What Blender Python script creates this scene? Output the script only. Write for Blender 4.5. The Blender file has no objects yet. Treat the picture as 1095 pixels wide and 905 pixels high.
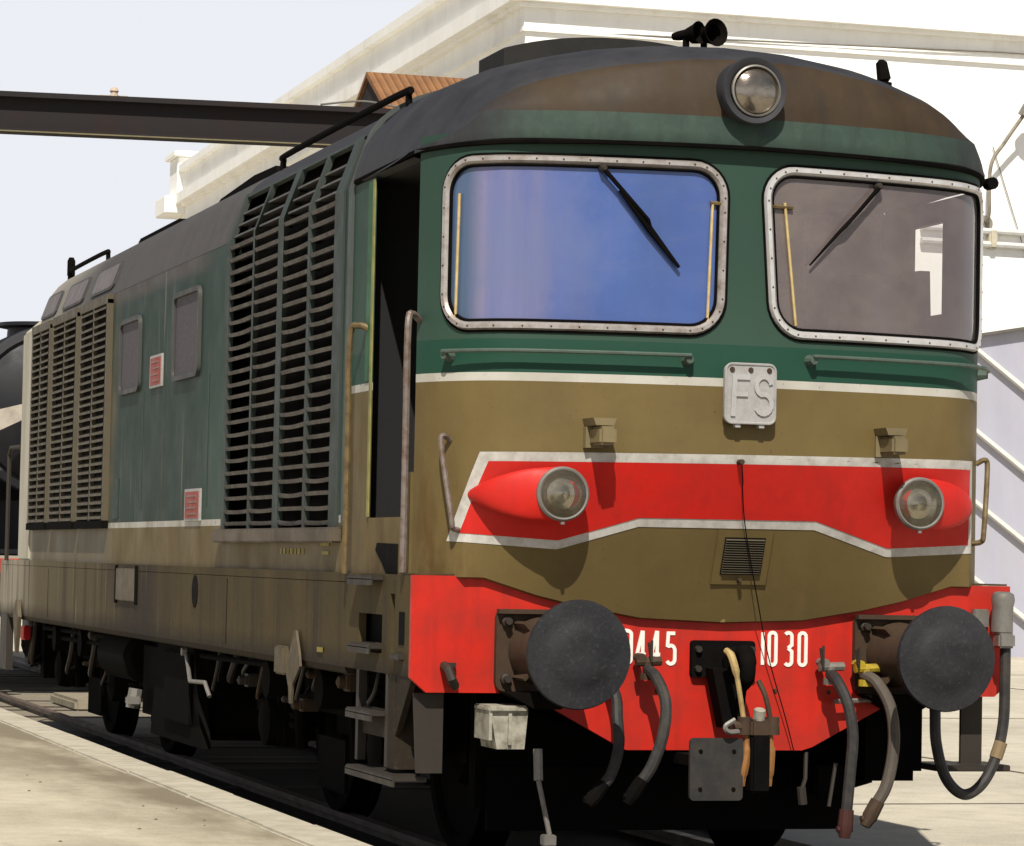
import bpy, bmesh, math, random
from mathutils import Vector, Matrix
random.seed(7)
R = math.radians

# ------------------------------------------------------------------ camera, world, sun, exposure
scn = bpy.context.scene
cam_d = bpy.data.cameras.new("camera"); cam = bpy.data.objects.new("camera", cam_d)
scn.collection.objects.link(cam); scn.camera = cam
yaw, pitch, roll = .2975, .0446, .0207
fw = Vector((math.sin(yaw)*math.cos(pitch), math.cos(yaw)*math.cos(pitch), math.sin(pitch)))
r0 = Vector((math.cos(yaw), -math.sin(yaw), 0)); u0 = r0.cross(fw)
rt = r0*math.cos(roll) + u0*math.sin(roll); up = -r0*math.sin(roll) + u0*math.cos(roll)
M = Matrix((rt, up, -fw)).transposed().to_4x4(); M.translation = Vector((-5.14, -13.43, 1.46))
cam.matrix_world = M
cam_d.sensor_width = 36; cam_d.lens = 3315/1095*36; cam_d.clip_end = 3000; cam_d.clip_start = .1

SUN = Vector((-.28, -.80, 1.0)).normalized()
w = bpy.data.worlds.new("World"); scn.world = w; w.use_nodes = True
nt = w.node_tree; bg = nt.nodes["Background"]
sky = nt.nodes.new("ShaderNodeTexSky"); sky.sky_type = 'NISHITA'; sky.sun_disc = False
sky.sun_elevation = math.asin(SUN.z); sky.sun_rotation = math.atan2(SUN.x, SUN.y)
sky.air_density = 1.0; sky.dust_density = 2.0; sky.ozone_density = 1.0
WS = .05
gtc = nt.nodes.new("ShaderNodeTexCoord"); gsp = nt.nodes.new("ShaderNodeSeparateXYZ"); nt.links.new(gtc.outputs['Generated'], gsp.inputs[0])
gmr = nt.nodes.new("ShaderNodeMapRange"); gmr.interpolation_type = 'SMOOTHSTEP'; nt.links.new(gsp.outputs[2], gmr.inputs[0])
gmr.inputs[1].default_value = .17; gmr.inputs[2].default_value = .40; gmr.inputs[3].default_value = 1.0; gmr.inputs[4].default_value = .0
gmx = nt.nodes.new("ShaderNodeMix"); gmx.data_type = 'RGBA'; nt.links.new(gmr.outputs[0], gmx.inputs[0]); nt.links.new(sky.outputs[0], gmx.inputs[6])
gmx.inputs[7].default_value = (.755/WS, .775/WS, .82/WS, 1)      # pale summer haze low in the sky
nt.links.new(gmx.outputs[2], bg.inputs[0]); bg.inputs[1].default_value = WS
sd = bpy.data.lights.new("sun", 'SUN'); sd.energy = 5.0; sd.angle = R(.5); sd.color = (1, .95, .85)
so = bpy.data.objects.new("sun", sd); scn.collection.objects.link(so)
so.rotation_euler = SUN.to_track_quat('Z', 'Y').to_euler(); so.location = (-10, -20, 30)
scn.view_settings.view_transform = 'Standard'; scn.view_settings.look = 'None'
scn.view_settings.gamma = 1; scn.view_settings.exposure = 0.15
scn.render.resolution_x = 1024; scn.render.resolution_y = 846
scn.cycles.transparent_max_bounces = 16; scn.cycles.max_bounces = 6

# ------------------------------------------------------------------ material helpers
class NT:
    def __init__(s, name):
        s.m = bpy.data.materials.new(name); s.m.use_nodes = True
        s.t = s.m.node_tree; s.b = s.t.nodes["Principled BSDF"]; s.out = s.t.nodes["Material Output"]
        tc = s.t.nodes.new("ShaderNodeTexCoord"); s.co = tc.outputs['Object']
        sp = s.t.nodes.new("ShaderNodeSeparateXYZ"); s.lk(s.co, sp.inputs[0]); s.x, s.y, s.z = sp.outputs
    def lk(s, a, b): s.t.links.new(a, b)
    def setin(s, sock, v):
        if isinstance(v, (int, float)): sock.default_value = v
        elif isinstance(v, (tuple, list)): sock.default_value = (*v, 1) if len(v) == 3 and sock.type == 'RGBA' else v
        else: s.lk(v, sock)
    def math(s, op, a, b=0.0, c=0.0):
        n = s.t.nodes.new("ShaderNodeMath"); n.operation = op
        s.setin(n.inputs[0], a); s.setin(n.inputs[1], b); s.setin(n.inputs[2], c); return n.outputs[0]
    def noise(s, scale=5, detail=6, stretch=(1, 1, 1), rough=.6, dist=0, off=(0, 0, 0)):
        mp = s.t.nodes.new("ShaderNodeMapping"); mp.inputs['Scale'].default_value = stretch
        mp.inputs['Location'].default_value = off
        s.lk(s.co, mp.inputs[0])
        n = s.t.nodes.new("ShaderNodeTexNoise"); n.inputs['Scale'].default_value = scale
        n.inputs['Detail'].default_value = detail; n.inputs['Roughness'].default_value = rough
        n.inputs['Distortion'].default_value = dist
        s.lk(mp.outputs[0], n.inputs['Vector']); return n.outputs['Fac']
    def ramp(s, f, a, b, va=0., vb=1.):
        n = s.t.nodes.new("ShaderNodeMapRange"); s.setin(n.inputs[0], f)
        n.inputs[1].default_value = a; n.inputs[2].default_value = b
        n.inputs[3].default_value = va; n.inputs[4].default_value = vb; return n.outputs[0]
    def mix(s, f, a, b, mode='MIX'):
        n = s.t.nodes.new("ShaderNodeMix"); n.data_type = 'RGBA'; n.blend_type = mode
        s.setin(n.inputs[0], f); s.setin(n.inputs[6], a); s.setin(n.inputs[7], b); return n.outputs[2]
    def bump(s, h, st=.2, dist=.01):
        n = s.t.nodes.new("ShaderNodeBump"); n.inputs['Strength'].default_value = st
        n.inputs['Distance'].default_value = dist; s.lk(h, n.inputs['Height'])
        s.lk(n.outputs[0], s.b.inputs['Normal'])
    def done(s, col, rough=.6, metal=0., spec=.4):
        s.setin(s.b.inputs['Base Color'], col); s.setin(s.b.inputs['Roughness'], rough)
        s.setin(s.b.inputs['Metallic'], metal); s.b.inputs['Specular IOR Level'].default_value = spec
        return s.m

def simple(name, col, rough=.6, metal=0, dirt=(.05, .04, .03), amt=.35, scale=6, streak=False, bump=.15, spec=.3, chips=0):
    n = NT(name)
    a = n.noise(scale, 8, (1, 1, .25) if streak else (1, 1, 1), .65)
    b = n.noise(scale*6, 4)
    f = n.math('MULTIPLY', n.ramp(a, .42, .75), amt)
    c = n.mix(f, col, dirt)
    c = n.mix(n.ramp(b, .3, .7, 0, .25), c, tuple(x*.75 for x in col))
    if chips:
        ch = n.noise(48, 3, off=(9, 3, 1)); sk = n.noise(9, 5, (1.5, 1.5, .12))
        c = n.mix(n.math('MULTIPLY', n.ramp(sk, .52, .70), chips*.45), c, tuple(v*.35+.01 for v in col))
        c = n.mix(n.math('MULTIPLY', n.ramp(ch, .69, .72), chips), c, (.05, .035, .03))
    n.bump(b, bump, .004)
    return n.done(c, n.ramp(a, .3, .7, max(rough-.12, .05), min(rough+.15, 1)), metal, spec)

OLIVE = (.145, .103, .037); GREEN = (.020, .050, .033); WHITE = (.47, .45, .40); GREY = (.075, .075, .082)
def body_paint():
    n = NT("weathered_body_paint")
    n1 = n.noise(2.2, 8, (1, 1, 1), .65); n2 = n.noise(16, 6); st = n.noise(4.5, 6, (1.6, 1.6, .12), .6)
    st2 = n.noise(12, 4, (1, 1.2, .07), .6, off=(3, 1, 2))
    near = n.math('LESS_THAN', n.y, 1.48)
    zl = n.math('ADD', 1.635, n.math('MULTIPLY', near, .635))
    olive = n.mix(n.ramp(n1, .35, .7), OLIVE, tuple(v*.78 for v in OLIVE))
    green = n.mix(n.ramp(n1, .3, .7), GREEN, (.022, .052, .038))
    green = n.mix(n.math('GREATER_THAN', n.y, 1.5), green, n.mix(n.ramp(n1, .35, .65), (.011, .030, .023), (.016, .039, .029)))  # side green darkened in the colour for its weaker sun
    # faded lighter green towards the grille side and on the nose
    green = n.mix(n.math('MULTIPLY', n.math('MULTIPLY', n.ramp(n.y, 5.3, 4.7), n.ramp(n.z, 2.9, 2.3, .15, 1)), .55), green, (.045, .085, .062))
    # front: brighter green strip under the windows
    lowg = n.math('MULTIPLY', n.math('LESS_THAN', n.z, 2.46), near)
    green = n.mix(lowg, green, (.012, .054, .034))
    c = n.mix(n.math('GREATER_THAN', n.z, zl), olive, green)
    inw = n.math('MULTIPLY', n.math('GREATER_THAN', n.z, zl), n.math('LESS_THAN', n.z, n.math('ADD', zl, .038)))
    inw = n.math('MULTIPLY', inw, n.math('GREATER_THAN', n.ramp(n2, 0, 1), .30))
    c = n.mix(inw, c, n.mix(n.ramp(n1, .4, .7), WHITE, (.36, .34, .29)))
    # grey roof dirt creeping over the shoulder
    side = n.math('GREATER_THAN', n.y, 1.5)
    gr = n.math('MULTIPLY', n.ramp(n.math('ADD', n.z, n.math('MULTIPLY', n1, .16)), 3.26, 3.32), side)
    gr = n.math('MULTIPLY', gr, n.ramp(n.y, 4.8, 5.3))
    c = n.mix(gr, c, n.mix(n2, (.060, .054, .050), (.078, .070, .065)))
    # tan faded rear part
    rear = n.math('MULTIPLY', n.ramp(n.math('ADD', n.y, n.math('MULTIPLY', n1, 1.2)), 8.7, 9.1), n.ramp(n.z, 3.5, 3.3))
    c = n.mix(n.math('MULTIPLY', rear, .85), c, n.mix(st, (.105, .088, .055), (.155, .13, .088)))
    c = n.mix(n.ramp(n.math('ADD', n.y, n.math('MULTIPLY', n1, .3)), 12.15, 12.35), c, (.46, .43, .35))
    # run down dirt
    low = n.ramp(n.z, 2.3, 1.4)
    d = n.math('MULTIPLY', n.ramp(st, .48, .72), n.math('MULTIPLY', n.math('ADD', low, .35), .42))
    d = n.math('MULTIPLY', d, n.ramp(n.y, .5, 1.6, .25, 1.0))
    c = n.mix(d, c, (.05, .038, .022))
    c = n.mix(n.math('MULTIPLY', n.ramp(st2, .60, .74), n.math('MULTIPLY', side, .35)), c, (.30, .28, .22))
    c = n.mix(n.math('MULTIPLY', n.ramp(n2, .62, .8), .25), c, (.07, .05, .03))
    n.bump(n1, .12, .02)
    c = n.mix(n.math('MULTIPLY', n.math('MULTIPLY', n.ramp(n.x, -1.12, -1.30), n.math('MULTIPLY', near, n.ramp(n.z, 2.1, 1.75))), n.ramp(n.noise(6, 5, (1, 1, .4), off=(1, 8, 3)), .46, .66, 0, .8)), c, (.085, .045, .012))
    sp = n.noise(75, 2); c = n.mix(n.math('MULTIPLY', n.ramp(sp, .70, .74), .6), c, (.03, .022, .015))
    return n.done(c, n.ramp(n1, .3, .7, .5, .72), 0, .22)
def skirt_paint():
    n = NT("dirty_skirt_paint")
    n1 = n.noise(1.6, 8); st = n.noise(5, 6, (1.4, 1.4, .10), .6); st2 = n.noise(11, 5, (1, 1, .06), .6, off=(4, 4, 0)); fine = n.noise(30, 4)
    c = n.mix(n.ramp(n1, .35, .7), (.080, .058, .024), (.048, .036, .018))
    c = n.mix(n.math('MULTIPLY', n.ramp(n.y, 6.0, 11.0), .8), c, (.125, .10, .060))
    c = n.mix(n.math('MULTIPLY', n.ramp(n.y, 11.5, 12.6), .8), c, (.36, .32, .25))
    leak = n.math('MULTIPLY', n.ramp(n.y, 5.6, 6.6), n.ramp(n.y, 8.6, 7.4))
    c = n.mix(n.math('MULTIPLY', leak, n.ramp(n1, .3, .6, .55, .95)), c, (.030, .022, .017))
    c = n.mix(n.math('MULTIPLY', n.ramp(st, .50, .66), .7), c, (.035, .027, .02))
    c = n.mix(n.math('MULTIPLY', n.ramp(st2, .60, .72), n.ramp(n.y, 3, 11, .05, .6)), c, (.34, .30, .23))
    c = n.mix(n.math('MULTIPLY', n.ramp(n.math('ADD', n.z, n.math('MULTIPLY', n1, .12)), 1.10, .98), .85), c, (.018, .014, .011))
    c = n.mix(n.math('MULTIPLY', n.ramp(fine, .55, .75), .25), c, (.14, .11, .07))
    n.bump(fine, .12, .005)
    return n.done(c, .75, 0, .12)
def roof_paint(name, base, patch, band=False):
    n = NT(name)
    n1 = n.noise(3, 8); n2 = n.noise(22, 5); st = n.noise(7, 5, (1, 1, .2))
    c = n.mix(n.ramp(n1, .35, .7), base, patch)
    c = n.mix(n.math('MULTIPLY', n.ramp(st, .5, .75), .4), c, tuple(v*.5 for v in base))
    c = n.mix(n.math('MULTIPLY', n.ramp(n2, .5, .8), .25), c, tuple(min(1, v*1.9) for v in base))
    if 'brown' in name or 'green' in name:
        ax_ = n.math('ADD', n.math('ABSOLUTE', n.x), n.math('MULTIPLY', n1, .25)); c = n.mix(n.ramp(ax_, 1.10, 1.40, 0, .92), c, (.026, .026, .030))
        c = n.mix(n.math('MULTIPLY', n.ramp(n.noise(14, 5, (1, 1, .15), off=(5, 1, 1)), .5, .7), .35), c, (.018, .016, .015))
    if band: c = n.mix(n.math('MULTIPLY', n.ramp(n.y, 9.5, 12.4), .8), c, (.36, .33, .27))
    n.bump(n2, .1, .004)
    return n.done(c, n.ramp(n1, .3, .7, .55, .8), 0, .3)

M_body = body_paint(); M_skirt = skirt_paint()
M_roof = roof_paint("grey_roof_paint", (.024, .024, .028), (.036, .035, .038))
M_roofg = roof_paint("rear_roof_paint", (.055, .050, .048), (.075, .068, .064), True)
M_brown = roof_paint("brown_roof_front", (.034, .020, .009), (.044, .028, .013))
M_greenband = roof_paint("green_roof_band", (.036, .060, .045), (.024, .044, .036))
M_dkgreen = simple("dark_green_trim", (.02, .045, .035), .6)
M_red = simple("red_paint", (.50, .020, .010), .5, dirt=(.17, .02, .012), amt=.7, scale=4, bump=.05, spec=.25, chips=.7)
M_redb = simple("red_band_paint", (.54, .016, .010), .5, dirt=(.26, .014, .008), amt=.45, scale=5, bump=.04, spec=.25, chips=.5)
M_white = simple("white_stripe_paint", (.52, .50, .46), .6, dirt=(.20, .17, .13), amt=.7, scale=14, chips=.4, bump=.04)
M_letter = simple("white_lettering", (.80, .78, .70), .5, amt=.1, bump=.02)
M_alu = simple("aluminium_frame", (.42, .39, .37), .45, .5, dirt=(.13, .075, .045), amt=.95, scale=14, bump=.08)
M_alub = simple("bright_aluminium_frame", (.62, .61, .60), .38, .45, dirt=(.30, .22, .16), amt=.5, scale=14, bump=.06)
M_cast = simple("cast_plate", (.40, .39, .38), .55, .3, dirt=(.15, .13, .11), amt=.5, scale=20)
M_black = simple("black_void", (.006, .006, .007), .9, bump=0, spec=.05)
M_under = simple("underframe_black", (.0045, .004, .004), .95, dirt=(.014, .011, .008), amt=.5, scale=5, spec=.03)
M_bogie = simple("bogie_grime", (.0045, .004, .0036), .95, dirt=(.016, .012, .008), amt=.5, scale=5, spec=.03)
M_rub = simple("rubber_hose", (.022, .021, .021), .6, dirt=(.085, .07, .055), amt=.6, scale=12)
M_rust = simple("rusty_brown_metal", (.062, .038, .022), .75, .2, dirt=(.03, .02, .015), amt=.7, scale=14)
M_steel = simple("worn_grey_steel", (.038, .032, .026), .6, .3, dirt=(.05, .035, .025), amt=.6, scale=9, streak=True)
M_lsteel = simple("pale_grey_metal", (.22, .21, .19), .5, .4, dirt=(.10, .07, .045), amt=.6, scale=14)
M_rail = simple("handrail_metal", (.20, .165, .145), .5, .3, dirt=(.085, .035, .012), amt=1.0, scale=22, chips=.6)
M_railg = simple("handrail_green", (.075, .105, .085), .5, .1, dirt=(.03, .03, .02), amt=.5, scale=20)
M_railo = simple("handrail_ochre", (.15, .105, .045), .6, .1, dirt=(.04, .025, .015), amt=1.0, scale=16, chips=.7)
M_slat = simple("front_slat_paint", (.10, .092, .088), .6, .1, dirt=(.045, .04, .035), amt=.6, scale=8)
M_slatt = simple("tan_slat_paint", (.088, .073, .046), .6, 0, dirt=(.06, .045, .03), amt=.6, scale=8)
M_mull = simple("green_mullion_paint", (.030, .042, .037), .6, amt=.4)
M_mesh = simple("sealed_panel_mesh", (.085, .078, .088), .75, .1, dirt=(.05, .04, .04), amt=.5, scale=60)
M_edge = simple("panel_edging", (.055, .056, .052), .6, amt=.4)
M_orange = simple("orange_strap", (.26, .11, .03), .65, dirt=(.16, .08, .03), amt=.8, scale=22)
M_cream = simple("cream_strap", (.52, .40, .18), .6, dirt=(.26, .13, .05), amt=.6, scale=22)
M_strap = simple("rusty_cream_strap", (.40, .29, .12), .7, dirt=(.13, .06, .025), amt=1.0, scale=16)
M_yellow = simple("yellow_valve", (.42, .30, .02), .5, dirt=(.12, .08, .03), amt=.9, scale=25)
M_ivory = simple("chipped_white_iron", (.38, .36, .29), .6, .1, dirt=(.09, .07, .045), amt=1.0, scale=14)
M_cab = simple("cab_interior_paint", (.02, .018, .018), .8, amt=.2)
M_cabd = simple("cab_dark_paint", (.012, .012, .013), .85, amt=.2)
M_darkpanel = simple("charcoal_plate", (.028, .027, .026), .7, .2, dirt=(.09, .07, .05), amt=.5, scale=9)
def buffer_mat():
    n = NT("greasy_buffer_face"); a = n.noise(4.5, 8, (1, .2, 1), dist=.8); b = n.noise(55, 6)
    c = n.mix(n.ramp(a, .35, .7), (.012, .012, .014), (.026, .026, .029))
    c = n.mix(n.math('MULTIPLY', n.ramp(b, .55, .7), .4), c, (.06, .058, .056))
    n.bump(n.math('ADD', a, n.math('MULTIPLY', b, .35)), .28, .02)
    return n.done(c, n.ramp(b, .3, .7, .5, .8), .0, .3)
M_buf = buffer_mat()
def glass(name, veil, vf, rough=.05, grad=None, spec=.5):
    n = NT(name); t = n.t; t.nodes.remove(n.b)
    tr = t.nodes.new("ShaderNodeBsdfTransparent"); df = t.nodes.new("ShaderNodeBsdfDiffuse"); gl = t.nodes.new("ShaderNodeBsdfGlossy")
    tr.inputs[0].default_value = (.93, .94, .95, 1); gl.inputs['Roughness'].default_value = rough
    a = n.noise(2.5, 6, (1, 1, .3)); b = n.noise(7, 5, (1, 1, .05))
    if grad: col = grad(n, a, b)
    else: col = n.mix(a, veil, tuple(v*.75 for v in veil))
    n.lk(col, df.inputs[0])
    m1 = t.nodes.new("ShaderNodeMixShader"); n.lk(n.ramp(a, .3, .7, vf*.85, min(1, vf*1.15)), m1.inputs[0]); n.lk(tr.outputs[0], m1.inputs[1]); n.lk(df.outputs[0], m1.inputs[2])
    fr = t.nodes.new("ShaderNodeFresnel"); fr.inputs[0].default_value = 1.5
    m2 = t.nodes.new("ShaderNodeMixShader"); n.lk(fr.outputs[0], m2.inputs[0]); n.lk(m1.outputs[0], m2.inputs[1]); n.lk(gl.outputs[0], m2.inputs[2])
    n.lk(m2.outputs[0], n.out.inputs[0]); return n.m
def blue_grad(n, a, b):  # sky reflection painted into the pane's diffuse colour, mauve towards the curved edge
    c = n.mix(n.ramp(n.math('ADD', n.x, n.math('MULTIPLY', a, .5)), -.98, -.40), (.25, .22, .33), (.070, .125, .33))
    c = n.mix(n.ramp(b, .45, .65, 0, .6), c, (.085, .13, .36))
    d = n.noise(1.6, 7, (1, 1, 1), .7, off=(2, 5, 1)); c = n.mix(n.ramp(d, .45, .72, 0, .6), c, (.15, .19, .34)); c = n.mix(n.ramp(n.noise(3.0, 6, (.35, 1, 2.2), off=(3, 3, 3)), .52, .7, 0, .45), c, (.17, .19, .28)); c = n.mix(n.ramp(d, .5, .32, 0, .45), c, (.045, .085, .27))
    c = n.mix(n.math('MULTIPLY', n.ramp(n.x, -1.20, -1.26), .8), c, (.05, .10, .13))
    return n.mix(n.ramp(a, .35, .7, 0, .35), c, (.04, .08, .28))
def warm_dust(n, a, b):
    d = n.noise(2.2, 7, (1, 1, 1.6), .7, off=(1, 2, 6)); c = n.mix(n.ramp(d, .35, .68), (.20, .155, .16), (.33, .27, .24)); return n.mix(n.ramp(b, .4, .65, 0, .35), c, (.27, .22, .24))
M_glassL = glass("blue_reflection_glass", (.1, .15, .5), .86, .06, blue_grad)
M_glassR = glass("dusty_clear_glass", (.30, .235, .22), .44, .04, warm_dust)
def lens_mat(tint):
    n = NT("lamp_lens"); n.b.inputs['Transmission Weight'].default_value = .0
    v = n.t.nodes.new("ShaderNodeTexWave"); v.inputs['Scale'].default_value = 14; v.inputs['Distortion'].default_value = .5
    n.lk(n.co, v.inputs[0]); a = n.noise(14, 4, dist=1)
    c = n.mix(n.ramp(a, .35, .65), tint, tuple(x*.7 for x in tint)); n.bump(a, .3, .01)
    n.b.inputs['Coat Weight'].default_value = .8; n.b.inputs['Coat Roughness'].default_value = .06
    return n.done(c, .16, .8, .5)
M_lglass = glass("lamp_glass", (.34, .29, .20), .14, .03)
M_lens = lens_mat((.42, .36, .24)); M_lens2 = lens_mat((.26, .22, .17))

# ------------------------------------------------------------------ mesh helpers
class MB:
    def __init__(s): s.bm = bmesh.new(); s.mi = 0
    def face(s, vs, mi=None):
        try:
            f = s.bm.faces.new(vs); f.material_index = s.mi if mi is None else mi; return f
        except ValueError: return None
    def v(s, p): return s.bm.verts.new(p)
    def box(s, x0, x1, y0, y1, z0, z1, bev=0, M=None):
        b = bmesh.new(); bmesh.ops.create_cube(b, size=1)
        for v in b.verts: v.co = Vector((x0+(v.co.x+.5)*(x1-x0), y0+(v.co.y+.5)*(y1-y0), z0+(v.co.z+.5)*(z1-z0)))
        if bev: bmesh.ops.bevel(b, geom=b.edges[:], offset=bev, segments=2, affect='EDGES')
        if M is not None: bmesh.ops.transform(b, matrix=M, verts=b.verts)
        s.merge(b); return s
    def merge(s, b):
        mp = {v: s.bm.verts.new(v.co) for v in b.verts}
        for f in b.faces: s.face([mp[v] for v in f.verts])
        b.free()
    def tube(s, pts, r, n=10, caps=True):
        pts = [Vector(p) for p in pts]; rings = []; k = len(pts)
        rr = r if isinstance(r, (list, tuple)) else [r]*k
        d0 = (pts[1]-pts[0]).normalized(); a = d0.orthogonal().normalized()
        for i, p in enumerate(pts):
            d = (pts[min(i+1, k-1)]-pts[max(i-1, 0)]).normalized()
            a = (a - d*a.dot(d)).normalized(); b = d.cross(a)
            rings.append([s.v(p + (a*math.cos(t)+b*math.sin(t))*rr[i]) for t in [2*math.pi*j/n for j in range(n)]])
        for i in range(k-1):
            for j in range(n): s.face([rings[i][j], rings[i][(j+1) % n], rings[i+1][(j+1) % n], rings[i+1][j]])
        if caps: s.face(rings[0][::-1]); s.face(rings[-1])
        return s
    def lathe(s, c, ax, prof, n=32, caps=True):
        # prof: list of (distance along axis, radius)
        c = Vector(c); ax = Vector(ax).normalized(); a = ax.orthogonal().normalized(); b = ax.cross(a); rings = []
        for d, r in prof: rings.append([s.v(c+ax*d+(a*math.cos(2*math.pi*j/n)+b*math.sin(2*math.pi*j/n))*max(r, .0005)) for j in range(n)])
        for i in range(len(prof)-1):
            for j in range(n): s.face([rings[i][j], rings[i][(j+1) % n], rings[i+1][(j+1) % n], rings[i+1][j]])
        if caps: s.face(rings[0][::-1]); s.face(rings[-1])
        return s
    def prism(s, poly, axis, d0, d1):
        # poly in the plane normal to axis; axis 'x': (y,z), 'y': (x,z), 'z': (x,y)
        def P(p, d): return {'x': (d, p[0], p[1]), 'y': (p[0], d, p[1]), 'z': (p[0], p[1], d)}[axis]
        A = [s.v(P(p, d0)) for p in poly]; B = [s.v(P(p, d1)) for p in poly]; k = len(poly)
        s.face(A); s.face(B[::-1])
        for i in range(k): s.face([A[i], B[i], B[(i+1) % k], A[(i+1) % k]])
        return s
    def quad(s, a, b, c, d): s.face([s.v(a), s.v(b), s.v(c), s.v(d)]); return s
    def build(s, name, mats, parent=None, smooth=.6, weld=True):
        if weld: bmesh.ops.remove_doubles(s.bm, verts=s.bm.verts, dist=1e-5)
        bmesh.ops.recalc_face_normals(s.bm, faces=s.bm.faces)
        me = bpy.data.meshes.new(name); s.bm.to_mesh(me); s.bm.free()
        for m in (mats if isinstance(mats, (list, tuple)) else [mats]): me.materials.append(m)
        me.polygons.foreach_set('use_smooth', [True]*len(me.polygons))
        me.set_sharp_from_angle(angle=smooth)
        o = bpy.data.objects.new(name, me); scn.collection.objects.link(o)
        if parent: o.parent = parent
        return o
def build_each(mb, name, mat, parent, smooth=.6):
    bm = mb.bm; bmesh.ops.remove_doubles(bm, verts=bm.verts, dist=1e-5); seen = set(); out = []
    for v in bm.verts:
        if v in seen: continue
        st_, isl = [v], []
        seen.add(v)
        while st_:
            q = st_.pop(); isl.append(q)
            for e in q.link_edges:
                w_ = e.other_vert(q)
                if w_ not in seen: seen.add(w_); st_.append(w_)
        n = MB(); mp = {q: n.bm.verts.new(q.co) for q in isl}
        for f in {f for q in isl for f in q.link_faces}: n.face([mp[x] for x in f.verts])
        out.append(n.build(name, mat, parent, smooth))
    bm.free(); return out
def empty(name, label, cat, loc=(0, 0, 0), rz=0, group=None):
    o = bpy.data.objects.new(name, None); scn.collection.objects.link(o)
    o.location = loc; o.rotation_euler.z = rz; o['label'] = label; o['category'] = cat
    if group: o['group'] = group
    return o
def tag(o, label=None, cat=None, group=None, kind=None):
    if label: o['label'] = label
    if cat: o['category'] = cat
    if group: o['group'] = group
    if kind: o['kind'] = kind
    return o
def spline(pts, sub=6):
    P = [Vector(p) for p in pts]; P = [2*P[0]-P[1]]+P+[2*P[-1]-P[-2]]; out = []
    for i in range(1, len(P)-2):
        for k in range(sub):
            t = k/sub; a, b, c, d = P[i-1:i+3]
            out.append(.5*((2*b)+(-a+c)*t+(2*a-5*b+4*c-d)*t*t+(-a+3*b-3*c+d)*t**3))
    out.append(P[-2]); return out

# ------------------------------------------------------------------ nose surface
KX = [0, .5, .9, 1.1, 1.22, 1.30, 1.37, 1.405, 1.42]; KY = [-.32, -.285, -.215, -.15, -.06, .04, .17, .27, .36]
def _mk():
    # smooth the half plan curve once and tabulate it against arc length
    P = [(-KX[1], KY[1])]+list(zip(KX, KY)); Q = [Vector((p[0], p[1], 0)) for p in P]+[Vector((1.42, .5, 0))]
    out = []
    for i in range(1, len(Q)-2):
        for k in range(12):
            t = k/12; a, b, c, d = Q[i-1:i+3]
            out.append(.5*((2*b)+(-a+c)*t+(2*a-5*b+4*c-d)*t*t+(-a+3*b-3*c+d)*t**3))
    out.append(Q[-2]); return out
HALF = _mk(); ARC = [0]
for i in range(1, len(HALF)): ARC.append(ARC[-1]+(HALF[i]-HALF[i-1]).length)
def lerp_tab(x, xs, ys):
    if x <= xs[0]: return ys[0]
    for i in range(1, len(xs)):
        if x <= xs[i]:
            t = (x-xs[i-1])/max(1e-9, xs[i]-xs[i-1]); return ys[i-1]+(ys[i]-ys[i-1])*t
    return ys[-1]
HX = [p.x for p in HALF]; HY = [p.y for p in HALF]
def X2A(x): return math.copysign(lerp_tab(abs(x), HX, ARC), x)
def A2P(a):
    x = lerp_tab(abs(a), ARC, HX); y = lerp_tab(abs(a), ARC, HY); return math.copysign(x, a), y
def ybase(x): return lerp_tab(abs(x), HX, HY)
def zbot(x): return lerp_tab(abs(x), [0, .4, .7, .9, 1.05, 1.15, 1.5], [1.20, 1.215, 1.265, 1.31, 1.355, 1.385, 1.385])
def S(a, z, off=0.):
    x, y = A2P(a); e = .01
    x1, y1 = A2P(a-e); x2, y2 = A2P(a+e)
    t = Vector((x2-x1, y2-y1)); t.normalize(); n = Vector((t.y, -t.x))
    zb = zbot(x); zt = 1.95
    if z < zt and y < -.04:
        s_ = max(0, min(1.05, (zt-z)/(zt-zb)))**1.05
        y = y+(-.035-y)*s_
    return Vector((x+n.x*off, y+n.y*off, z))
AE = X2A(1.405)
def rrect(a0, a1, z0, z1, r, n=8, sk0=0., sk1=0.):
    # rounded rectangle, bottom corners shifted by sk0/sk1 along a
    out = []
    for (cx, cz, t0) in ((a1-r, z1-r, 0), (a0+r, z1-r, 90), (a0+r, z0+r, 180), (a1-r, z0+r, 270)):
        for k in range(n+1):
            t = R(t0+90*k/n); p = (cx+r*math.cos(t), cz+r*math.sin(t)); h = (z1-p[1])/(z1-z0)
            f = (p[0]-a0)/(a1-a0); out.append((p[0]+h*(sk0*(1-f)+sk1*f), p[1]))
    # densify straight parts
    res = []
    for i in range(len(out)):
        p, q = out[i], out[(i+1) % len(out)]; L = math.hypot(q[0]-p[0], q[1]-p[1]); k = max(1, int(L/.06))
        for j in range(k): res.append((p[0]+(q[0]-p[0])*j/k, p[1]+(q[1]-p[1])*j/k))
    return res
def inset(poly, d):
    n = len(poly); out = []
    for i in range(n):
        a, b = Vector(poly[i-1]), Vector(poly[(i+1) % n]); t = (b-a).normalized(); nn = Vector((-t.y, t.x))
        out.append((poly[i][0]+nn.x*d, poly[i][1]+nn.y*d))
    return out
def inpoly(p, poly):
    c = False; n = len(poly)
    for i in range(n):
        x1, y1 = poly[i]; x2, y2 = poly[i-1]
        if (y1 > p[1]) != (y2 > p[1]) and p[0] < (x2-x1)*(p[1]-y1)/(y2-y1)+x1: c = not c
    return c
WL = rrect(X2A(-1.335), X2A(-.115), 2.498, 3.288, .165, sk1=-.01)
WR = rrect(X2A(.045), X2A(1.335), 2.498, 3.288, .165, sk0=.055)
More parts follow.
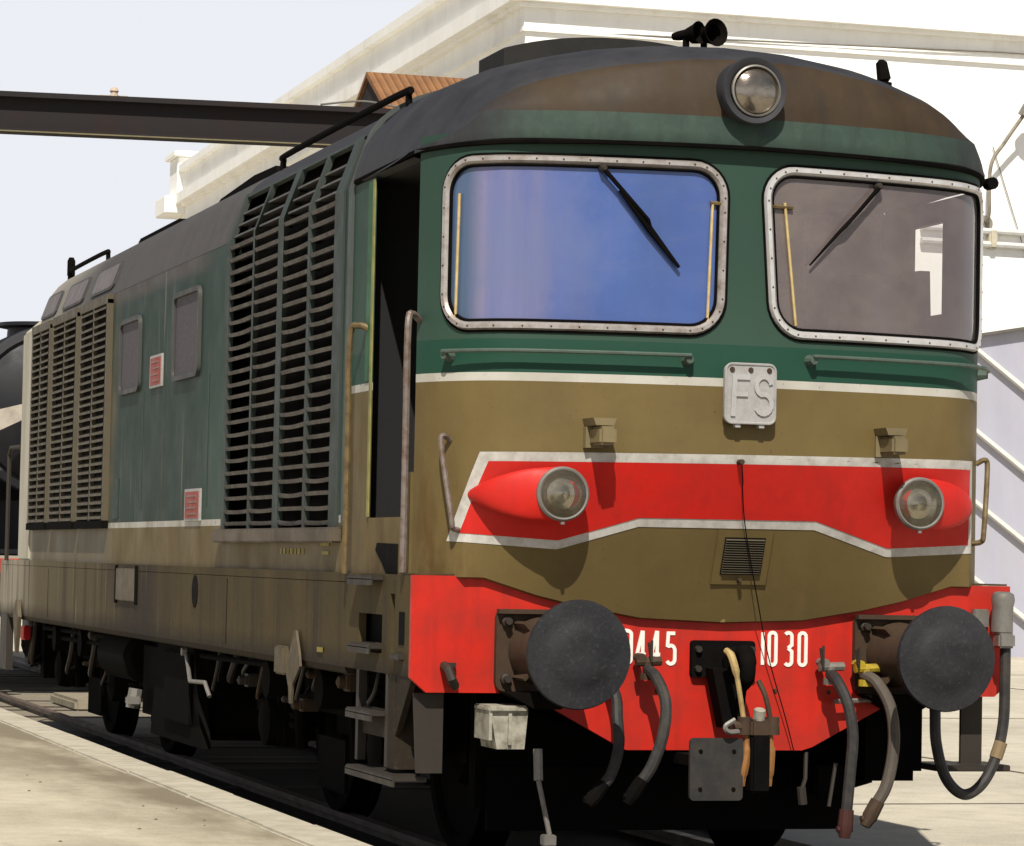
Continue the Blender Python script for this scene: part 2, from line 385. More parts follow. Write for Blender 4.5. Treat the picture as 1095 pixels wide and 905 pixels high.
HOLE = [inset(WL, .028), inset(WR, .028)]

loco = empty("diesel_locomotive", "green, olive and red diesel locomotive with two big windscreens and open cab door", "locomotive")

# ------------------------------------------------------------------ nose
def strip(mb, a0, a1, zf0, zf1, off=0., na=60, nz=4, thick=0):
    V = []
    for i in range(na+1):
        a = a0+(a1-a0)*i/na; z0 = zf0(a); z1 = zf1(a)
        V.append([mb.v(S(a, z0+(z1-z0)*j/nz, off)) for j in range(nz+1)])
    for i in range(na):
        for j in range(nz): mb.face([V[i][j], V[i+1][j], V[i+1][j+1], V[i][j+1]])
mb = MB(); NA = 220; zs = [i*.0166 for i in range(0, 140)]
V = {}
def nz_rows(a):
    x, _ = A2P(a); zb = zbot(x); return [zb+(3.40-zb)*j/130 for j in range(131)]
grid = []
for i in range(NA+1):
    a = -AE+2*AE*i/NA; grid.append([(a, z) for z in nz_rows(a)])
VV = [[mb.v(S(a, z)) for a, z in row] for row in grid]
for i in range(NA):
    for j in range(130):
        ca = (grid[i][j][0]+grid[i+1][j][0])/2; cz = (grid[i][j][1]+grid[i][j+1][1]+grid[i+1][j][1]+grid[i+1][j+1][1])/4
        if any(inpoly((ca, cz), h) for h in HOLE): continue
        mb.face([VV[i][j], VV[i+1][j], VV[i+1][j+1], VV[i][j+1]])
loose = [v for v in mb.bm.verts if not v.link_faces]
bmesh.ops.delete(mb.bm, geom=loose, context='VERTS')
# rolled lower lip
lipA = []
for i in range(81):
    a = -AE*.985+2*AE*.985*i/80; x, _ = A2P(a); p = S(a, zbot(x)); lipA.append((p, p+Vector((0, .10, -.018))))
for i in range(80):
    mb.quad(lipA[i][0], lipA[i+1][0], lipA[i+1][1], lipA[i][1])
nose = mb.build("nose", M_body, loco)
# stripe pieces (painted on, 1.5 mm film)
topw = lambda x: 1.937+.012*(x+.7)
def zt_w(a): return topw(A2P(a)[0])+.018
def zt_r(a): return topw(A2P(a)[0])-.024
def zb_r(a):
    x = A2P(a)[0]; return lerp_tab(x, [-1.35, -.83, -.47, .385, .78, 1.3], [1.588, 1.558, 1.668, 1.672, 1.555, 1.585])
def zb_w(a): return zb_r(a)-.040
mb = MB()
aL0, aL1 = X2A(-1.305), X2A(-1.195); aLi0, aLi1 = X2A(-1.262), X2A(-1.160); aR = X2A(1.255); aRi = X2A(1.228)
def slantL(z, lo, hi, a0, a1): return a0+(a1-a0)*(z-lo)/(hi-lo)
def band_mesh(zlo, zhi, l0, l1, ar, off, name, mat, parent, nz=10):
    mb = MB(); n = 140; rows = []
    # param u 0..1 from left slanted edge to right edge
    for i in range(n+1):
        u = i/n; col = []
        for j in range(nz+1):
            w_ = j/nz; al = l0+(l1-l0)*w_; a = al+(ar-al)*u; z = zlo(a)+(zhi(a)-zlo(a))*w_; col.append(mb.v(S(a, z, off)))
        rows.append(col)
    for i in range(n):
        for j in range(nz): mb.face([rows[i][j], rows[i+1][j], rows[i+1][j+1], rows[i][j+1]])
    return mb.build(name, mat, parent)
band_mesh(zb_w, zt_w, aL0, aL1, aR, .0025, "white_band_edge", M_white, nose)
band_mesh(zb_r, zt_r, aLi0, aLi1, aRi, .005, "red_band", M_redb, nose)

# window frames, glass, wipers
def ring(mb, poly, w_in, w_out, o0, o1):
    A = inset(poly, -w_out); B = inset(poly, w_in); n = len(poly); rows = []
    for i in range(n):
        pts = [S(*A[i], o0), S(A[i][0]*.8+B[i][0]*.2, A[i][1]*.8+B[i][1]*.2, o1), S(A[i][0]*.35+B[i][0]*.65, A[i][1]*.35+B[i][1]*.65, o1), S(*B[i], o0)]
        rows.append([mb.v(p) for p in pts])
    for i in range(n):
        for j in range(3): mb.face([rows[i][j], rows[(i+1) % n][j], rows[(i+1) % n][j+1], rows[i][j+1]])
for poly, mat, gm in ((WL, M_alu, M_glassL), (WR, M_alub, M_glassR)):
    mb = MB(); ring(mb, poly, .040, .0, .004, .020); mb.mi = 1
    for i in range(0, len(poly), 2): mb.lathe(S(*inset(poly, .018)[i], .018), S(*inset(poly, .018)[i], 1)-S(*inset(poly, .018)[i], 0), [(0, .0055), (.004, .0045)], 6)
    fr = mb.build("windscreen_frame", [mat, M_rust], loco)
    mb = MB(); ring(mb, poly, .002, .012, -.002, .008); mb.build("rubber_seal", M_under, fr)
    mb = MB(); ring(mb, inset(poly, .038), .014, .0, -.002, .010); mb.build("inner_gasket", M_under, fr)
    a0 = min(p[0] for p in poly)+.01; a1 = max(p[0] for p in poly)-.01
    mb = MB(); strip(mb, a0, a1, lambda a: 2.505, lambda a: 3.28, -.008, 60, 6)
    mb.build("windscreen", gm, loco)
def wiper(x0, z0, x1, z1, mat, w=.014):
    mb = MB(); P0 = S(X2A(x0), z0, .026); P1 = S(X2A(x1), z1, .016)
    mb.tube([P0, P0.lerp(P1, .55)+Vector((.012, -.015, .012)), P1.lerp(P0, .35)], [.011, .008, .006], 6)
    a = mb.build("wiper_arm", mat, loco)
    mb = MB(); q0 = P0.lerp(P1, .22); mb.tube([q0, q0.lerp(P1, .5), P1], [w*.6, w, w*.5], 6); mb.build("wiper_blade", M_under, a)
    mb = MB(); mb.lathe(S(X2A(x0), z0, .0), (0, -1, 0), [(0, .018), (.03, .016), (.04, .009)], 14); mb.build("wiper_pivot", M_steel, a)
wiper(-.70, 3.235, -.345, 2.80, M_under, .016)
wiper(.64, 3.225, .285, 2.84, M_under, .009)
# demister rods inside the panes
for (xa, xb, z0, z1) in ((-.19, -.205, 2.56, 3.10), (.16, .225, 2.56, 3.12), (-1.285, -1.29, 2.56, 3.12)):
    mb = MB(); mb.tube([S(X2A(xb), z0, .004), S(X2A(xa), z1, .004)], .007, 6); mb.build("demister_rod", M_cream, loco)
for (xa, xb) in ((-.20, -.15), (.09, .20)):
    mb = MB(); mb.tube([S(X2A(xa), 3.10, .003), S(X2A(xb), 3.10, .003)], .010, 6); mb.build("demister_clip", M_railo, loco)
# long bars under the windscreens
for (xa, xb, z) in ((-1.305, -.295, 2.402), (.30, 1.36, 2.42)):
    pts = [S(X2A(xa), z, .0)]+[S(X2A(xa)+(X2A(xb)-X2A(xa))*t/20, z, .055) for t in range(21)]+[S(X2A(xb), z, .0)]
    mb = MB(); mb.tube(pts, .010, 8); h = mb.build("cleaning_handrail", M_railg, loco)
    for xx in (xa, xb):
        mb = MB(); p = S(X2A(xx), z-.018, .0); mb.lathe(p, S(X2A(xx), z, 1)-S(X2A(xx), z, 0), [(0, .03), (.05, .018)], 10); mb.build("rail_foot", M_railg, h)
# corner hand grabs
for (sx, xa, xb, z0, z1) in ((-1, -1.30, -1.265, 2.00, 1.605), (1, 1.33, 1.275, 1.97, 1.60)):
    o = .06 if sx < 0 else .055
    pts = [S(X2A(xa), z0, 0), S(X2A(xa), z0+.02, o*.8), S(X2A(xa), z0-.03, o), S(X2A(xb), z1+.05, o), S(X2A(xb), z1, o*.8), S(X2A(xb), z1-.01, 0)]
    mb = MB(); mb.tube(spline(pts, 4), .013, 8); mb.build("corner_grab_handle", M_rail if sx < 0 else M_railo, loco)
# headlights in teardrop fairings
for sx in (-1, 1):
    cx = .867*sx; cz = 1.765; yb = ybase(cx); mb = MB(); R0 = .121
    rings = []; n = 28
    # fairing: circles that shrink and shift outwards as they sink into the nose
    for k in range(13):
        t = k/12
        r = R0*(1-.80*t**2.6); px = cx+sx*.345*t; py = yb-.060+.090*t+(ybase(min(1.42, abs(px)))-yb)*t**1.5
        pz = cz-.01*t
        nx = Vector((sx*.45*t**.8, -1, 0)).normalized(); tx = Vector((-nx.y, nx.x, 0))
        rings.append([mb.v(Vector((px, py, pz))+tx*math.cos(2*math.pi*j/n)*r*(1+.3*t)+Vector((0, 0, 1))*math.sin(2*math.pi*j/n)*r) for j in range(n)])
    for i in range(12):
        for j in range(n): mb.face([rings[i][j], rings[i][(j+1) % n], rings[i+1][(j+1) % n], rings[i+1][j]])
    hl = mb.build("headlight", M_redb, loco)
    mb = MB(); mb.lathe((cx, yb-.055, cz), (0, -1, 0), [(-.02, .117), (.0, .123), (.018, .122), (.026, .114), (.024, .107), (.012, .102), (-.01, .100)], 40, caps=False)
    mb.build("headlight_rim", M_lsteel, hl)
    mb = MB(); mb.lathe((cx, yb-.055, cz), (0, -1, 0), [(.020, .107), (.006, .095), (.0, .090), (.006, .088), (-.002, .07), (.004, .05), (.004, .045), (.012, .03), (.016, .004)], 40, caps=False); mb.build("headlight_reflector", M_lens, hl)
    mb = MB(); mb.lathe((cx, yb-.055, cz), (0, -1, 0), [(.022, .107), (.031, .082), (.037, .05), (.039, .004)], 40, caps=False); mb.build("headlight_glass", M_lglass, hl)
    mb = MB(); mb.box(cx-.008, cx+.008, yb-.075, yb-.055, cz-.136, cz-.125); mb.build("rim_screw", M_lsteel, hl)
# lamp brackets above the band
for sx, xx in ((-1, -.713), (1, .695)):
    y = ybase(xx); mb = MB()
    mb.prism([(xx-.055, 2.105), (xx+.055, 2.105), (xx+.042, 2.072), (xx-.042, 2.072)], 'y', y-.15, y+.02)
    mb.box(xx-.030, xx+.050, y-.175, y+.0, 1.985, 2.068, .012); mb.box(xx-.05, xx+.035, y-.03, y+.02, 1.975, 2.07)
    mb.build("lamp_bracket", simple("bracket_olive", (.19, .15, .075), .6, amt=.5), loco)
# railway emblem plate
cx = -.012; py = S(0, 2.24).y
mb = MB(); pl = rrect(cx-.12, cx+.12, 2.105, 2.372, .03, 4)
mb.prism(pl, 'y', py-.052, py-.02); mb.box(cx-.07, cx-.045, py-.05, py-.02, 2.085, 2.11); mb.box(cx+.045, cx+.07, py-.05, py-.02, 2.085, 2.11)
emb = mb.build("emblem_plate", M_cast, loco, .4)
mb = MB(); ri = inset(pl, .012)
mb.tube([(p[0], py-.052, p[1]) for p in pl]+[(pl[0][0], py-.052, pl[0][1])], .006, 6, False)
mb.build("plate_rim", M_cast, emb)
def ribbon(mb, pts, w, y0, y1):
    # flat stroke with mitres in the (x,z) plane, from y0 (front) to y1
    n = len(pts); L = []; Rr = []
    for i in range(n):
        a = Vector(pts[max(i-1, 0)]); b = Vector(pts[i]); c = Vector(pts[min(i+1, n-1)])
        d1 = (b-a).normalized() if i > 0 else (c-b).normalized(); d2 = (c-b).normalized() if i < n-1 else d1
        t = (d1+d2); t = t.normalized() if t.length > 1e-6 else d1; nn = Vector((-t.y, t.x)); k = 1/max(.5, nn.dot(Vector((-d1.y, d1.x))))
        L.append(b+nn*w/2*k); Rr.append(b-nn*w/2*k)
    F = [[mb.v((p.x, y0, p.y)) for p in s_] for s_ in (L, Rr)]; B = [[mb.v((p.x, y1, p.y)) for p in s_] for s_ in (L, Rr)]
    for i in range(n-1):
        mb.face([F[0][i], F[0][i+1], F[1][i+1], F[1][i]])
        mb.face([F[0][i], B[0][i], B[0][i+1], F[0][i+1]]); mb.face([F[1][i], F[1][i+1], B[1][i+1], B[1][i]])
    mb.face([F[0][0], F[1][0], B[1][0], B[0][0]]); mb.face([F[0][-1], B[0][-1], B[1][-1], F[1][-1]])
def arcpts(cx, cz, rx, rz, t0, t1, n=10): return [(cx+rx*math.cos(R(t0+(t1-t0)*i/n)), cz+rz*math.sin(R(t0+(t1-t0)*i/n))) for i in range(n+1)]
mb = MB(); yy = py-.060; y1 = py-.05
ribbon(mb, [(cx-.085, 2.135), (cx-.078, 2.312), (cx-.005, 2.312)], .022, yy, y1); ribbon(mb, [(cx-.080, 2.235), (cx-.015, 2.235)], .020, yy-.0005, y1)
ribbon(mb, arcpts(cx+.062, 2.275, .036, .042, 10, 250)+arcpts(cx+.062, 2.193, .038, .045, 75, -150), .020, yy, y1)
mb.build("emblem_letters", simple("cast_letters", (.46, .45, .44), .45, .3, amt=.3, scale=30), emb)
mb = MB()
for dx in (-.09, .0, .09): mb.lathe((cx+dx, py-.052, 2.346), (0, -1, 0), [(0, .013), (.006, .011)], 10)
build_each(mb, "plate_bolt", M_rust, emb)
# small vent on the nose
vy = S(0, 1.49); mb = MB(); cx = .045
def vent_pt(x, z, o): p = S(X2A(x), z, 0); return Vector((x, p.y-o, z))
for (xa, xb, z0, z1, o) in ((cx-.135, cx+.135, 1.375, 1.625, .010),):
    mb.face([mb.v(vent_pt(xa, z0, o)), mb.v(vent_pt(xb, z0, o)), mb.v(vent_pt(xb, z1, o)), mb.v(vent_pt(xa, z1, o))])
    for q0, q1 in (((xa, z0), (xb, z0)), ((xb, z0), (xb, z1)), ((xb, z1), (xa, z1)), ((xa, z1), (xa, z0))):
        mb.face([mb.v(vent_pt(*q0, o)), mb.v(vent_pt(*q1, o)), mb.v(vent_pt(*q1, -.02)), mb.v(vent_pt(*q0, -.02))])
vent = mb.build("nose_vent", M_body, loco, .4)
mb = MB()
for k in range(15):
    z = 1.425+k*.0108; p0 = vent_pt(cx-.095, z, .012); p1 = vent_pt(cx+.095, z, .012)
    mb.quad(p0+Vector((0, -.010, 0)), p1+Vector((0, -.010, 0)), p1+Vector((0, .002, .0085)), p0+Vector((0, .002, .0085)))
mb.build("vent_slats", M_slatt, vent)
mb = MB(); mb.quad(vent_pt(cx-.1, 1.42, .0115), vent_pt(cx+.1, 1.42, .0115), vent_pt(cx+.1, 1.59, .0115), vent_pt(cx-.1, 1.59, .0115)); mb.build("vent_backing", M_black, vent)
mb = MB(); mb.lathe(vent_pt(cx, 1.395, .01), (0, -1, 0), [(0, .012), (.02, .010)], 8); mb.build("vent_catch", M_rust, vent)
# bolt and hanging thin wire
mb = MB(); mb.lathe(S(X2A(-.04), 1.93, 0), (0, -1, 0), [(0, .013), (.045, .012)], 10); kn = mb.build("nose_stud", M_rust, loco)
mb = MB(); mb.tube(spline([S(X2A(-.04), 1.93, .04), S(X2A(.02), 1.66, .03), (.13, -.13, 1.33), (.22, -.06, 1.05), (.32, -.04, .76), (.37, -.03, .60)], 6), .0028, 5)
mb.build("loose_wire", M_under, kn)

# ------------------------------------------------------------------ cab roof with visor
SXs = [1.432, 1.426, 1.415, 1.38, 1.32, 1.2, 1.0, .8, .6, .3, 0]; SZs = [3.31, 3.36, 3.40, 3.50, 3.585, 3.70, 3.79, 3.84, 3.88, 3.912, 3.922]
BX = [1.42, 1.38, 1.345, 1.32, 1.27, 1.2, 1.1, 1.0, .8, .6, .3, 0]; BZ = [3.30, 3.41, 3.51, 3.575, 3.64, 3.70, 3.755, 3.79, 3.84, 3.88, 3.912, 3.922]
AX = [0, .3, .64, .76, .88, .97, 1.05, 1.13, 1.2, 1.27, 1.34, 1.40, 1.47]; AZ = [3.768, 3.757, 3.710, 3.685, 3.657, 3.634, 3.605, 3.563, 3.508, 3.435, 3.385, 3.352, 3.33]
def sec(x): return lerp_tab(-abs(x), [-v for v in SXs], SZs)
def arc(x): return lerp_tab(abs(x), AX, AZ)
def yv(x):  # eaves line in plan: 6 cm proud of the nose
    s_ = 1.41/1.432; return lerp_tab(abs(x)*s_, HX, HY)-.055+.053*min(1, max(0, (abs(x)-.7)/.5))
xs = []
for i in range(71):
    t = -1+2*i/70; xs.append(1.432*math.sin(t*math.pi/2)*.35+1.432*t*.65)
xs = sorted(set([round(x, 4) for x in xs]+[s_*v for v in SXs for s_ in (-1, 1)]))
mb = MB(); cols = []
for x in xs:
    y0 = yv(x); A = arc(x); e = 3.352+.022*(1-(x/1.465)**2); e = min(e, A-.004); gb = min(3.488, A-.002)
    col = [(y0+.055, e-.012), (y0, e-.012), (y0-.006, e+.01)]
    for k in range(1, 4): col.append((y0-.006+.012*k/3, e+.01+(gb-e-.01)*k/3))
    for k in range(1, 7):
        t = k/6; col.append((y0+.006+.085*t**1.6, gb+(A-gb)*(t**.9)))
    yA = y0+.091; Lr = 1.42-yA; B = sec(x)
    for k in range(1, 15):
        t = k/14; y = yA+Lr*t; q = min(1, (y-yA)/1.0); col.append((y, A+(B-A)*(1-(1-q)**3.0)))
    cols.append([mb.v((x, y, z)) for y, z in col])
for i in range(len(cols)-1):
    xm = (xs[i]+xs[i+1])/2
    for j in range(len(cols[i])-1):
        mi = 0
        if j < 5: mi = 2 if abs(xm) < 1.33 else 0
        elif 5 <= j < 11: mi = 1 if -1.235 < xm < 1.30 else 0
        mb.face([cols[i][j], cols[i+1][j], cols[i+1][j+1], cols[i][j+1]], mi)
# drop lip along both sides
for sx in (-1, 1):
    x = 1.432*sx; mb.quad((x, yv(1.432), 3.31), (x, 1.42, 3.31), (x-.05*sx, 1.42, 3.298), (x-.05*sx, yv(1.432), 3.298))
cabroof = mb.build("cab_roof", [M_roof, M_brown, M_greenband], loco, .75)
# dark gutter line under the visor
mb = MB(); pts = []
for i in range(81):
    t = -1+2*i/80; a = t*AE; x, y = A2P(a); p = S(a, 3.338+.018*(1-t*t), .045-.035*min(1, max(0, (abs(x)-.7)/.5))); pts.append(p)
pts = [Vector((-1.425, 1.40, 3.318))]+pts+[Vector((1.425, 1.40, 3.318))]
mb.tube(pts, .014, 6); mb.build("rain_gutter", M_under, cabroof)
mb = MB(); mb.lathe((1.435, .22, 3.335), (0, -1, 0), [(0, .03), (.06, .03)], 10); mb.build("gutter_end", M_under, cabroof)
# seam rib behind the cab roof
mb = MB(); rib = [(1.435, 2.4), (1.435, 3.30)]+[(BX[i]+.015, BZ[i]+.015) for i in range(1, len(BX))]
def sweep_y(mb, prof, y0, y1, mi=0):
    P = [(-x, z) for x, z in prof]+[(x, z) for x, z in prof[::-1][1:]]
    A = [mb.v((x, y0, z)) for x, z in P]; B = [mb.v((x, y1, z)) for x, z in P]
    for i in range(len(P)-1): mb.face([A[i], A[i+1], B[i+1], B[i]], mi)
mb.mi = 0; sweep_y(mb, [(1.44, 1.62)]+rib[1:], 1.44, 1.50)
def loop_y(mb, prof, prof2, y):
    P = [(-x, z) for x, z in prof]+[(x, z) for x, z in prof[::-1][1:]]; Q = [(-x, z) for x, z in prof2]+[(x, z) for x, z in prof2[::-1][1:]]
    A = [mb.v((x, y, z)) for x, z in P]; B = [mb.v((x, y, z)) for x, z in Q]
    for i in range(len(P)-1): mb.face([A[i], A[i+1], B[i+1], B[i]])
rr = [(1.44, 1.62)]+rib[1:]; loop_y(mb, rr, [(x-.03, z-.02) for x, z in rr], 1.44); loop_y(mb, rr, [(x-.03, z-.02) for x, z in rr], 1.50)
mb.build("roof_rib", simple("rib_paint", (.06, .07, .065), .6, amt=.4), loco)

# hood roof behind the cab (left shoulder open over the front grille)
GY0, GY1 = 1.66, 4.44
mb = MB(); ys = [1.42, GY0, 2.3, 3.0, 3.7, GY1, 5.2, 6.5, 8, 9.5, 11, 12.0, 12.5, 12.74]
P = [(-BX[i], BZ[i]) for i in range(len(BX))]+[(BX[i], BZ[i]) for i in range(len(BX)-2, -1, -1)]
rings = []
for y in ys:
    k = max(0, (y-12.1)/.64); rings.append([mb.v((x*(1-.10*k*k), y, z-(z-3.30)*.55*k*k)) for x, z in P])
for i in range(len(ys)-1):
    for j in range(len(P)-1):
        if GY0 <= (ys[i]+ys[i+1])/2 <= GY1 and j < 3: continue
        mb.face([rings[i][j], rings[i][j+1], rings[i+1][j+1], rings[i+1][j]], 1 if ys[i] >= 4.4 else 0)
mb.face(rings[-1], 1)
hood = mb.build("hood_roof", [M_roof, M_roofg], loco, .5)

# ------------------------------------------------------------------ body sides
mb = MB(); XL, XI = -1.42, -1.385
def pan(y0, y1, z0, z1): mb.box(XL, XI, y0, y1, z0, z1)
pan(.40, 1.03, 1.385, 1.655)               # below the cab door
mb.box(XL, -1.412, 1.03, 1.44, 1.385, 3.30); pan(1.44, GY0, 1.385, 3.30)
pan(GY0, GY1, 1.385, 1.60); pan(GY1, 12.76, 1.385, 3.298)
pan(.285, .40, 1.385, 1.86)
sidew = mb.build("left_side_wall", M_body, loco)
mb = MB(); mb.quad((-1.385, 1.66, 1.6), (-1.385, GY1, 1.6), (-1.2, GY1, 1.6), (-1.2, 1.66, 1.6))
# right side with a cab door window
mb = MB()
def panr(y0, y1, z0, z1): mb.box(1.385, 1.42, y0, y1, z0, z1)
panr(.285, .62, 1.385, 3.30); panr(.62, 1.02, 1.385, 2.73); panr(.62, 1.02, 3.19, 3.30); panr(1.02, 12.76, 1.385, 3.298)
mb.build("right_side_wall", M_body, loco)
mb = MB(); pts = [(-1.42, 1.385), (1.42, 1.385), (1.42, 3.30), (1.278, 3.43), (0, 3.6), (-1.278, 3.43), (-1.42, 3.30)]
mb.prism(pts, 'y', 12.72, 12.765)
rear = mb.build("rear_wall", M_body, loco)
mb = MB(); mb.box(-1.435, -1.40, 12.16, 12.78, 1.389, 3.29, .012); mb.build("rear_corner_post", simple("bleached_post_paint", (.46, .43, .35), .6, dirt=(.2, .17, .11), amt=.5, scale=3, streak=True), rear)
mb = MB(); mb.tube([(-1.47, 13.2, 1.38), (-1.47, 13.2, 2.28), (-1.47, 13.1, 2.34), (-1.43, 12.78, 2.34)], .018, 8); mb.build("rear_handrail", M_steel, rear)
# cab interior
mb = MB(); mb.box(-1.38, 1.38, .32, 1.36, 1.56, 1.60); mb.build("cab_floor", M_cabd, loco)
mb = MB(); mb.box(-1.38, 1.38, 1.36, 1.40, 1.60, 3.42); bw = mb.build("cab_back_wall", M_cabd, loco)
mb = MB(); mb.box(.40, 1.37, 1.335, 1.358, 1.6, 3.28); mb.build('cab_wall_panel', simple('lightened_panel', (.42, .36, .34), .8, amt=.5), bw)  # wall's right half painted lighter so the unlit cab looks brighter
mb = MB(); mb.box(-.35, .35, 1.33, 1.355, 1.62, 3.0); mb.build("engine_room_door", simple("inner_door_paint", (.05, .045, .045), .7, amt=.2), bw)
mb = MB(); mb.box(-1.36, 1.36, .35, 1.35, 3.30, 3.33); mb.build("cab_ceiling", M_cab, loco)
mb = MB(); mb.prism([(.16, 1.6), (.62, 1.6), (.62, 2.18), (.50, 2.42), (.16, 2.46)], 'x', -1.0, 1.05)
dk = mb.build("driver_desk", simple('desk_paint', (.30, .25, .22), .7, amt=.3), loco, .3)
mb = MB(); mb.box(-.55, -.25, .2, .36, 2.46, 2.60, .02); mb.build("desk_instrument", simple("pale_instrument", (.45, .45, .42), .5), dk)
mb = MB(); mb.box(.35, .80, .25, .4, 2.46, 2.56, .02); mb.build("desk_paper_tray", simple("cream_tray", (.5, .45, .38), .6), dk)
mb = MB(); mb.box(.86, 1.30, .78, .90, 2.15, 2.93, .05); mb.box(.86, 1.30, .55, .95, 2.0, 2.12, .04); mb.tube([(1.08, .75, 1.6), (1.08, .75, 2.0)], .05, 10)
mb.build("driver_seat", simple("seat_leather", (.10, .085, .085), .6), loco)
mb = MB(); mb.prism([(.70, 2.60), (.735, 2.60), (.76, 2.955), (1.03, 2.965), (1.03, 2.60)], 'x', 1.33, 1.384); mb.build("wall_locker", M_cab, loco)
mb = MB(); mb.box(.45, .85, 1.22, 1.334, 2.86, 2.90); mb.box(.45, .85, 1.22, 1.334, 2.55, 2.60); mb.box(.45, .48, 1.22, 1.334, 2.60, 2.86); mb.build('cab_shelf', simple('pale_shelf', (.55, .5, .45), .6), loco)
mb = MB(); mb.box(.92, .95, 1.30, 1.334, 1.7, 3.25); mb.build('cab_wall_pipe', M_lsteel, loco)
# door edge trims, recessed steps, long handrails
mb = MB(); mb.box(-1.428, -1.421, 1.012, 1.045, 1.66, 3.29); mb.build("door_edge_strip", simple("door_edge_yellow", (.26, .24, .08), .6, dirt=(.05, .09, .04), amt=.8, scale=9), loco)
mb = MB(); mb.box(-1.425, -1.4205, 1.05, 1.14, 2.315, 3.29); mb.build("open_door_leaf", simple("bright_green_paint", (.015, .10, .03), .55, amt=.5), loco)
mb = MB(); st = [(.46, 1.53), (.84, 1.535), (.87, 1.50), (.74, 1.44), (.66, 1.39), (.46, 1.39)]
mb.prism(st, 'x', -1.424, -1.4205); mb.build("foot_recess", M_black, loco)
for (y, z0, z1, ya, m) in ((1.19, 2.575, 1.385, 1.10, M_railo), (.165, 2.565, 1.40, .24, M_rail)):
    mb = MB(); o = -1.49 if y > 1 else -1.475
    mb.tube(spline([(-1.40, ya, z0-.01), (o+.03, ya+(y-ya)*.5, z0+.012), (o, y, z0-.05), (o, y, 2.0), (o, y, 1.5), (o, y, z1)], 5), .0165, 8)
    mb.build("cab_door_handrail", m, loco)
# ------------------------------------------------------------------ front grille, four columns, wraps on to the shoulder
SL = Vector((-1.32-(-1.42), 0, .275)); SLn = SL.normalized(); OUT = Vector((-1, 0, .36)).normalized()
g = MB()
def gpt(y, s_, off=0.):
    # s_ = height along the grille: up to 1.70 vertical from z=1.60 to 3.30, then along the slanted shoulder
    if s_ <= 1.70: return Vector((-1.42-off, y, 1.60+s_))
    return Vector((-1.42, y, 3.30))+SLn*(s_-1.70)+OUT*off
def bar(mb, y0, y1, s0, s1, o0, o1):
    segs = [s0]+([1.70] if s0 < 1.70 < s1 else [])+[s1]
    for a, b in zip(segs, segs[1:]):
        vs = [mb.v(gpt(y, s_, o)) for y in (y0, y1) for s_ in (a, b) for o in (o0, o1)]
        for q in ((0, 1, 3, 2), (4, 6, 7, 5), (0, 4, 5, 1), (2, 3, 7, 6), (1, 5, 7, 3), (0, 2, 6, 4)): mb.face([vs[i] for i in q])
TOP = 1.70+.285
grille = empty("front_grille", None, None) if False else None
mb = MB()
bar(mb, 1.62, 1.80, 0, TOP+.02, -.02, .012); bar(mb, 2.97, 3.10, 0, TOP+.02, -.02, .010); bar(mb, 4.38, 4.46, 0, TOP+.02, -.02, .010)
bar(mb, 1.62, 4.46, TOP-.006, TOP+.012, -.02, .008)
front_gr = mb.build("front_grille", M_mull, loco, .3)
mb = MB()
for (a, b) in ((2.34, 2.39), (3.70, 3.745)): bar(mb, a, b, 0, TOP, -.02, .010)
build_each(mb, "grille_mullion", M_mull, front_gr, .3)
mb = MB(); colsY = [(1.80, 2.34), (2.39, 2.97), (3.10, 3.70), (3.745, 4.38)]; rnd = random.Random(3)
for (a, b) in colsY:
    k = 0; s_ = .03
    while s_ < TOP-.05:
        j = rnd.uniform(-.004, .004); sag = rnd.uniform(-.002, .008); n = 5; rows = []
        for q in range(n+1):
            t = q/n; y = a+(b-a)*t; sg = -sag*4*t*(1-t)
            if s_ < 1.68:
                rows.append([mb.v(gpt(y, s_+j+sg+.000, .004)), mb.v(gpt(y, s_+j+sg+.021, .012)), mb.v(gpt(y, s_+j+sg+.026, -.075)), mb.v(gpt(y, s_+j+sg+.020, -.075))])
            else:
                p = gpt(y, s_+j, -.004); rows.append([mb.v(p), mb.v(p+Vector((.002, 0, .011))), mb.v(p+Vector((.085, 0, .010))), mb.v(p+Vector((.085, 0, .004)))])
        for q in range(n):
            for w_ in range(4): mb.face([rows[q][w_], rows[q+1][w_], rows[q+1][(w_+1) % 4], rows[q][(w_+1) % 4]])
        s_ += .0735
mb.build("grille_slats", M_slat, front_gr, .3)
mb = MB()
mb.quad((-1.30, 1.62, 1.58), (-1.30, 4.46, 1.58), (-1.30, 4.46, 3.34), (-1.30, 1.62, 3.34)); mb.quad((-1.30, 1.62, 3.34), (-1.30, 4.46, 3.34), (-1.18, 4.46, 3.66), (-1.18, 1.62, 3.66))
for y in (1.625, 4.455): mb.face([mb.v(p) for p in ((-1.41, y, 1.58), (-1.30, y, 1.58), (-1.30, y, 3.34), (-1.18, y, 3.66), (-1.30, y, 3.60), (-1.41, y, 3.3))])
mb.build("grille_backing", M_black, front_gr, .3)
mb = MB(); mb.box(-1.475, -1.42, 1.56, 4.50, 1.535, 1.612, .008); mb.build("grille_sill", simple("brown_sill_paint", (.11, .085, .06), .65, dirt=(.03, .025, .02), amt=.7, scale=3), front_gr)
